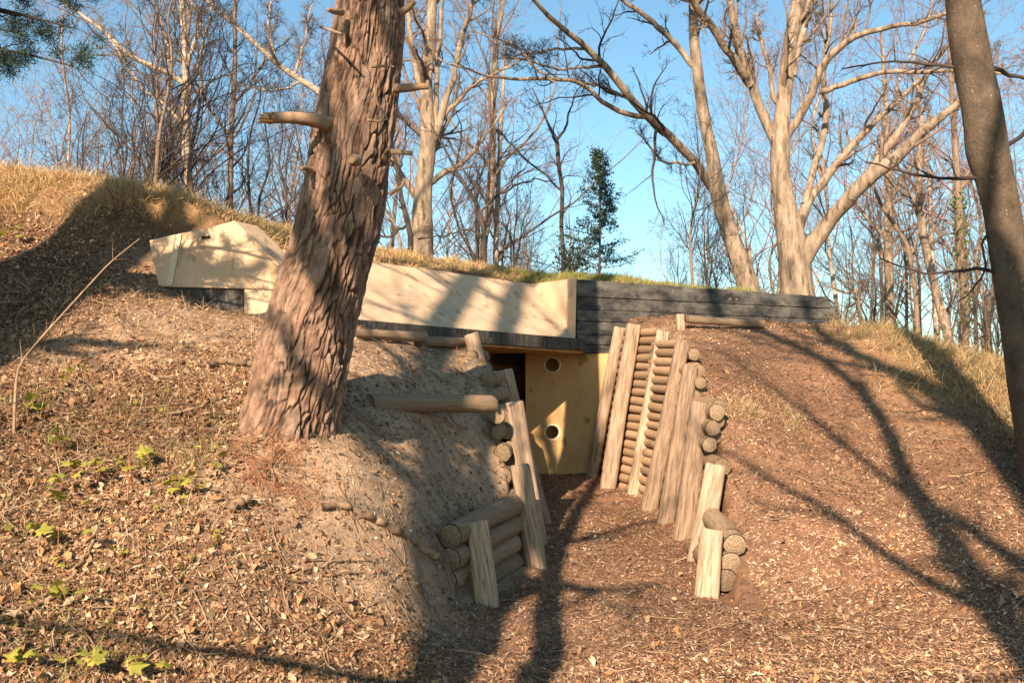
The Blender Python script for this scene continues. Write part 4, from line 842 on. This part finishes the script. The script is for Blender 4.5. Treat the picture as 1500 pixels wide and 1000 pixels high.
# crumbs of sand and soil
def crumb_d(x, y, z): return np.where(steep(x, y), .1, .15+.85*sand_w(x, y))*(y < 12)
pts, nn = vis_samples(gl, 16000, crumb_d)
tag(scatter_flakes('sand_crumbs', gl, pts, nn, .015, .8, [(.42,.30,.19),(.30,.20,.125),(.22,.14,.09),(.48,.37,.25)], M['chip'], .006, .3, .3), 'sandy crumbs and crumbled soil on the bare left bank', 'soil crumbs', kind='stuff')
def blades(name, g, pts, nn, H, w, pal, m, spread=.55, flop=.6):
    k = len(pts); pal = np.array(pal); c = pal[g.integers(0, len(pal), k)]*g.uniform(.75, 1.25, (k, 1))
    dv = nn*.7+np.array([0, 0, .5])+g.normal(0, spread, (k, 3)); dv /= np.linalg.norm(dv, axis=1, keepdims=True)
    hh = H*np.exp(g.normal(0, .35, (k, 1))); hz_ = g.standard_normal((k, 3)); hz_[:, 2] = -.4
    s = np.cross(dv, g.standard_normal((k, 3))); s /= np.linalg.norm(s, axis=1, keepdims=True); s = s*w
    p1 = pts+dv*hh*.5; p2 = pts+dv*hh*.8+hz_*hh*flop*.22; p3 = pts+dv*hh+hz_*hh*flop*.5
    V = np.stack([pts-s, pts+s, p1-s*.9, p1+s*.9, p2-s*.6, p2+s*.6, p3], 1); b7 = np.arange(k)[:, None]*7
    Qq = np.concatenate([b7+np.array([[0,1,3,2]]), b7+np.array([[2,3,5,4]])], 1).reshape(-1, 4); Tt = (b7+np.array([[4,5,6]])).reshape(-1, 3)
    return link(name, mesh_np(name, V, Qq, Tt, mat=m, attr={'tint': np.repeat(c, 7, 0)}))
def gsamp(g, n, dens, xr, yr):
    k = n*8; x = g.uniform(*xr, k); y = g.uniform(*yr, k); z = terrain(x, y); keep = g.random(k) < dens(x, y, z)*(.15+.85*(vnoise(x, y, 3, 3.5) > -.1)); x, y, z = x[keep][:n], y[keep][:n], z[keep][:n]
    e_ = .03; nn = np.stack([-(terrain(x+e_, y)-z)/e_, -(terrain(x, y+e_)-z)/e_, np.ones_like(x)], 1); nn /= np.linalg.norm(nn, axis=1, keepdims=True)
    return np.stack([x, y, z-.01], 1), nn
pts, nn = gsamp(gl, 42000, lambda x, y, z: sstep(3.25, 3.7, z+.25*fbm(x, y, 1, 1.5, 2))*(x < -2.3)*(y > 9.6), (-7, -2.2), (8.8, 12.2))
tag(blades('dry_grass', gl, pts, nn, .13, .0024, [(.52,.34,.16),(.62,.44,.23),(.40,.25,.11),(.30,.21,.08),(.68,.52,.30)], M['grass']), 'long dry yellow grass along the crest above the peaked block', 'grass', 'dry grass', 'stuff')
pts, nn = gsamp(gl, 20000, lambda x, y, z: behind(x-.0, y-.25)*1.0, (-3.4, .1), (10.9, 15))
tag(blades('dry_grass', gl, pts, nn, .09, .003, [(.56,.36,.17),(.64,.46,.24),(.42,.26,.12),(.30,.24,.08)], M['grass']), 'short brown grass on the roof bank above the yellow wall', 'grass', 'dry grass', 'stuff')
pts, nn = gsamp(gl, 24000, lambda x, y, z: behind(x, y-.2)*sstep(-.5, .3, x), (-.3, 4.6), (13, 16))
tag(blades('green_grass', gl, pts, nn, .075, .003, [(.20,.22,.05),(.30,.28,.08),(.40,.32,.13),(.26,.26,.06)], M['grass']), 'short mossy green grass on the roof above the black wall', 'grass', None, 'stuff')
pts, nn = gsamp(gl, 15000, lambda x, y, z: sstep(4.1, 5.0, x+.6*fbm(x, y, 1, 1))*sstep(8.9, 10.2, y+x*.1)*.5, (3.2, 7), (8.5, 14.5))
tag(blades('dry_grass', gl, pts, nn, .15, .003, [(.42,.28,.14),(.52,.37,.20),(.27,.20,.09),(.22,.17,.07)], M['grass']), 'dry tufted grass along the right-hand edge of the slope', 'grass', 'dry grass', 'stuff')
pts, nn = gsamp(gl, 2500, lambda x, y, z: sstep(.2, .5, fbm(x, y, 4, .9))*(1-inw(x, y))*(x > 1.6), (1.7, 3.6), (9.6, 13.1))
tag(blades('dry_grass', gl, pts, nn, .08, .0025, [(.38,.26,.14),(.46,.34,.20),(.28,.22,.10)], M['grass']), 'thin straw grass on the bank behind the tall log wall', 'grass', 'dry grass', 'stuff')
pts, nn = gsamp(gl, 5000, lambda x, y, z: (.25+.75*(fbm(x, y, 14, 1.1) > .2))*(x < -1.2-.1*y), (-4.5, -.8), (3.8, 7.2))
tag(blades('green_sprouts', gl, pts, nn, .05, .0025, [(.16,.20,.05),(.22,.26,.07),(.30,.28,.10)], M['grass'], .7), 'tiny green weeds sprouting between the leaves on the left', 'weeds', None, 'stuff')
pts, nn = gsamp(gl, 7000, lambda x, y, z: .8*(x < -.9-.12*y)+0, (-5, -.8), (3.8, 9.2))
tag(blades('dry_stems', gl, pts, nn, .12, .0018, [(.48,.34,.19),(.34,.20,.11),(.24,.13,.07),(.58,.45,.28)], M['grass'], .8), 'thin dry stems and roots bristling out of the left bank', 'dry stems', None, 'stuff')

# ---------------------------------------------------------------- loose wood and sticks
def ground_stick(name, label, cat, pxs, r0, r1, m, group=None, lift=1.5, ns=10, jit=.01, seed=0, parent=None):
    g = np.random.default_rng(seed+900); h = np.array([hit(*q) for q in pxs]); w = resample(h, max(12, len(pxs)*5)); n = len(w)
    w[1:-1] += g.normal(0, jit, (n-2, 3))*[1, 1, .4]; w[:, 2] = terrain(w[:, 0], w[:, 1]); w[1:-1, 2] = w[1:-1, 2]*.5+.25*(w[2:, 2]+w[:-2, 2])
    R = np.linspace(r0, r1, n)*g.uniform(.95, 1.05, n); w[:, 2] = np.convolve(np.r_[w[0, 2], w[0, 2], w[:, 2], w[-1, 2], w[-1, 2]], np.ones(5)/5, 'valid')+R*lift; b = w[0].copy()
    return tag(link(name, tubes([(w-b)[None]], [R[None]], ns, m, name, cap=True, bark=.05), None, b), label, cat, group)
def laid_log(label, a, b, r, src, group='loose logs lying on the banks'):
    o = place_log(a, b, r, None, src, 'fallen_log'); return tag(o, label, 'log', group)
laid_log('long pale weathered log lying across the left bank, ending at the log wall', P(540,592,7.95), P(721,592,8.9), .078, OLD[0])
laid_log('shaded log behind the pine, left of the long pale one', P(470,566,8.3), P(545,580,8.4), .075, OLD[1])
laid_log('dark thin log lying just below the ledge of the yellow wall', P(612,500,10.1), P(684,501,10.9), .055, OLD[2])
laid_log('sunlit pale log below the ledge right of the pine', P(508,489,9.3), P(622,493,10.1), .05, OLD[1])
laid_log('short log lying at the foot of the nearest left post', P(650,914,6.75), P(705,868,7.6), .095, OLD[2])
laid_log('long thin pole lying on top of the right bank before the black wall', P(1006,467,12.6), P(1118,474,13.0), .05, OLD[0])
me, mt = post_mesh(P(998,490,12.55), P(998,461,12.55), .11, .1, 77, M['post'], deep=.1)
o = link('wooden_peg', me); o.matrix_basis = mt; tag(o, 'short wooden peg at the left end of the pole before the black wall', 'peg')
ground_stick('stick', 'cut root end poking out of the sand left of the pine', 'stick', [(304,543),(325,537),(372,541)], .026, .022, M['stick'], 'sticks on the left bank')
ground_stick('stick', 'curving bare root crossing the sand below the pine', 'root', [(470,752),(505,750),(530,768),(575,785),(605,800),(640,832)], .022, .03, M['stick'], None, jit=.012)
ground_stick('stick', 'short stubby piece of branch amid the leaves under the pine', 'stick', [(336,757),(364,742)], .03, .028, M['stick'], 'sticks on the left bank')
ground_stick('stick', 'long bent stick at the lower left among dry leaves', 'stick', [(30,905),(75,880),(110,838),(135,805),(150,772)], .012, .010, M['stick'], 'sticks on the left bank')
ground_stick('stick', 'straight dark stick lying left of the pine foot', 'stick', [(240,612),(290,604),(340,566)], .012, .007, M['stick'], 'sticks on the left bank')
random.seed(3)
spots = [((450,824),(555,826)),((470,850),(540,836)),((300,850),(330,832)),((20,560),(60,620)),((200,740),(230,700)),((420,810),(480,818)),((60,640),(95,600)),((350,600),(300,640)),((520,900),(560,880)),((130,930),(200,940)),((250,960),(300,930)),((380,960),(440,940)),((560,645),(600,652)),((150,520),(210,500)),((1230,790),(1180,780)),((1340,960),(1420,980)),((1390,700),(1440,690)),((900,970),(960,965)),((60,505),(140,490)),((330,690),(380,672)),((10,720),(60,735)),((500,850),(530,905)),((470,838),(500,812)),((185,850),(240,858))]
words = ['lower right of the root below the pine','crossing the twigs under the root','on pale leaves mid-left','steep on the far left bank','beside the yellow-green seedlings','meeting the root below the pine','below the left edge sapling','in front of the pine foot','on bare sand near the bottom','at the bottom left corner','at the bottom left of centre','at the bottom between sand and leaves','on sand beside the pine foot','high on the left bank','on the chips beside the right front post','at the bottom right corner','on the right slope','on the path at the bottom','under the shaded hollow','left of the red needles','at the left edge','upright on the sand','leaning over the root','among leaves at lower left']
for k, (q, wd) in enumerate(zip(spots, words)):
    mid = ((q[0][0]+q[1][0])/2+random.uniform(-6, 6), (q[0][1]+q[1][1])/2+random.uniform(-6, 6))
    ground_stick('twig', 'thin brown twig '+wd, 'twig', [q[0], mid, q[1]], .009, .004, M['stick'], 'twigs lying on the ground', seed=k, ns=6)
# long thin wand arching over the left bank
def wand(name, label, q, D, r, m):
    w = resample(spec([(a, b, 4, c) for a, b, c in q], D), 30); b = w[0, :3].copy(); g = np.random.default_rng(5)
    root = empty(name, b, label, 'sapling'); S_ = (w[:, :3]-b)[None]; R_ = np.linspace(r, r*.35, 30)[None]
    link('stem', tubes([S_], [R_], 8, m, 'stem'), root); k = kids(g, S_, R_, 6, .3, 1, .6, .16, .1, .1, 6, .6)
    link('side_twig', tubes([k[0]], [k[1]], 4, m, 'side_twig'), root); return root
b0 = hit(20, 640)
wand('bare_sapling', 'long thin bare stem arching up right over the left bank', [(20,640,b0[1]),(22,580,6.6),(26,535,6.7),(60,495,6.8),(110,440,6.9),(160,385,7.0),(204,350,7.1)], 7, .011, M['stick'])
b0 = hit(210, 505)
wand('bare_sapling', 'short bare stem before the dark base of the peaked block', [(222,492,8.6),(230,470,8.7),(240,440,8.8)], 8.6, .009, M['stick'])
b0 = hit(188, 800)
wand('bare_sapling', 'upright reddish stem among the seedlings', [(182,810,5.6),(186,760,5.7),(188,700,5.8),(190,650,5.8)], 5.7, .005, M['redneedle'])

# seedlings with lobed yellow-green leaves
def maple_leaf(size, g):
    a = np.radians([-90, -60, -35, -8, 12, 38, 62, 90, 118, 142, 168, 188, 215, 240]); r = np.array([.12, .35, .30, .62, .42, .85, .55, 1, .55, .85, .42, .62, .30, .35])
    c = np.stack([np.cos(a)*r, np.sin(a)*r+.12], 1)*size; z = -.35*np.abs(c[:, 0])-.15*np.maximum(c[:, 1], 0)
    V = np.vstack([[[0, .12*size, 0]], np.c_[c, z]]); T_ = [[0, 1+i, 1+(i+1) % 14] for i in range(14)]
    return V, T_
seeds = [(90,735,3,'above the bent stick at lower left'),(150,712,4,'the largest cluster, left of the upright reddish stem'),(225,700,3,'just right of the upright reddish stem'),(265,725,4,'with broad leaves over shaded soil'),(292,735,2,'nearest the red needle heap'),(312,700,1,'small, above the broad-leaved one'),(31,785,3,'at the left edge halfway down'),(83,812,2,'single pair at lower left'),(96,900,3,'tall yellow one above the bottom left'),(36,990,4,'in the bottom left corner'),(126,1000,3,'cut by the bottom edge'),(200,990,2,'small, near the bottom edge'),(279,838,1,'tiny, on the bare patch'),(121,572,2,'high on the left bank'),(87,668,2,'between bank and seedling cluster'),(40,620,3,'beside the arching stem'),(108,775,2,'drooping, under the first cluster'),(12,365,4,'on the shaded upper left slope'),(195,722,3,'low, in the middle of the cluster'),(60,470,2,'below the shaded upper slope')]
for k, (px, py, n, wd) in enumerate(seeds):
    g = np.random.default_rng(300+k); h = hit(px, py); r = empty('seedling', h, 'yellow-green leafy seedling '+wd, 'seedling', 'yellow-green seedlings on the left bank')
    H = g.uniform(.07, .18)*(1+.3*(n > 3)); ln = np.array([[0, 0, -.02], [g.normal(0, .01), 0, H*.5], [g.normal(0, .02), 0, H]])
    link('stem', tubes([resample(ln, 8)[None]], [np.linspace(.003, .002, 8)[None]], 5, M['redneedle'], 'stem'), r)
    for j in range(n*2):
        V, T_ = maple_leaf(g.uniform(.035, .085), g); me = mesh_np('leaf', V, tris=T_, mat=M['seedling'], smooth=False); o = link('leaf', me, r)
        o.location = (ln[2, 0]+g.normal(0, .055), g.normal(0, .05), H*g.uniform(.6, 1.05)); o.rotation_euler = (g.uniform(.1, .9), g.uniform(-.5, .5), g.uniform(0, 6.28))
gs2 = np.random.default_rng(71)
for k in range(34):
    px, py = gs2.uniform(5, 330), gs2.uniform(600, 990); g = np.random.default_rng(700+k); h = hit(px, py)
    r = empty('sprout', h, 'tiny yellow-green sprout among the dry leaves of the left bank', 'sprout', 'tiny sprouts among the dry leaves'); H = g.uniform(.03, .12)
    link('stem', tubes([resample([[0,0,-.02],[g.normal(0,.01),0,H*.5],[0,g.normal(0,.01),H]], 6)[None]], [np.linspace(.002, .0015, 6)[None]], 4, M['redneedle'], 'stem'), r)
    for j in range(g.integers(2, 6)):
        V, T_ = maple_leaf(g.uniform(.012, .032), g); o = link('leaf', mesh_np('leaf', V, tris=T_, mat=M['seedling'], smooth=False), r)
        o.location = (g.normal(0, .018), g.normal(0, .018), H*g.uniform(.4, 1.05)); o.rotation_euler = (g.uniform(-.3, 1.1), g.uniform(-.7, .7), g.uniform(0, 6.28))
# heap of red-brown pine needles
gn = np.random.default_rng(12); hn = hit(398, 690); rn = empty('dry_pine_bough', hn, 'fallen pine bough with rust-red dry needles below the trunk', 'pine bough')
T1 = []
for k in range(34):
    a_ = gn.uniform(0, 2*PI); r_ = gn.random()**.6*.24; x, y = hn[0]+math.cos(a_)*r_*1.3, hn[1]+math.sin(a_)*r_; T1.append([x-hn[0], y-hn[1], tz(x, y)-hn[2]+.02+.05*gn.random()])
T1 = np.array(T1); lnk = np.stack([np.zeros_like(T1)+[0, 0, .02], T1*.5+[0, 0, .03], T1], 1)
link('twig', tubes([lnk], [np.tile([.004, .003, .002], (34, 1))], 4, M['stick'], 'twig'), rn)
needles(gn, T1, 46, .085, M['redneedle'], 'needles', rn, .0012)
# pine cones
cb = []
V, F = [], []
gc = np.random.default_rng(2)
for k in range(46):
    u = k/46; a_ = k*2.399; r_ = .020*math.sin(PI*(.12+.82*u))**.8; z = u*.055; d1 = np.array([math.cos(a_), math.sin(a_), .35]); s = np.array([-math.sin(a_), math.cos(a_), 0])*.006
    c = np.array([0, 0, z])+d1*r_; i = len(V); V += [c*[.3, .3, 1]-s, c*[.3, .3, 1]+s, c+s*1.2, c-s*1.2+[0, 0, .001]]; F.append([i, i+1, i+2, i+3])
cone = mesh_np('pine_cone', V, F, mat=M['stick'], smooth=False)
for px, py, wd in ((466,934,'lying on the sand at the bottom'), (430,770,'half hidden beside the root'), (240,905,'among leaves at the lower left')):
    h = hit(px, py); o = link('pine_cone', cone, None, h+[0, 0, .015]); o.rotation_euler = (1.4, gc.uniform(0, 6), gc.uniform(0, 6)); tag(o, 'small brown pine cone '+wd, 'pine cone', 'pine cones')

for o in bpy.data.objects:
    if o.parent and o.name.split('.')[0] in ('crown', 'bud_clump', 'needle_tuft', 'needle_cluster', 'needles', 'foliage', 'ivy', 'branch', 'splinter', 'side_twig'): o['kind'] = 'stuff'
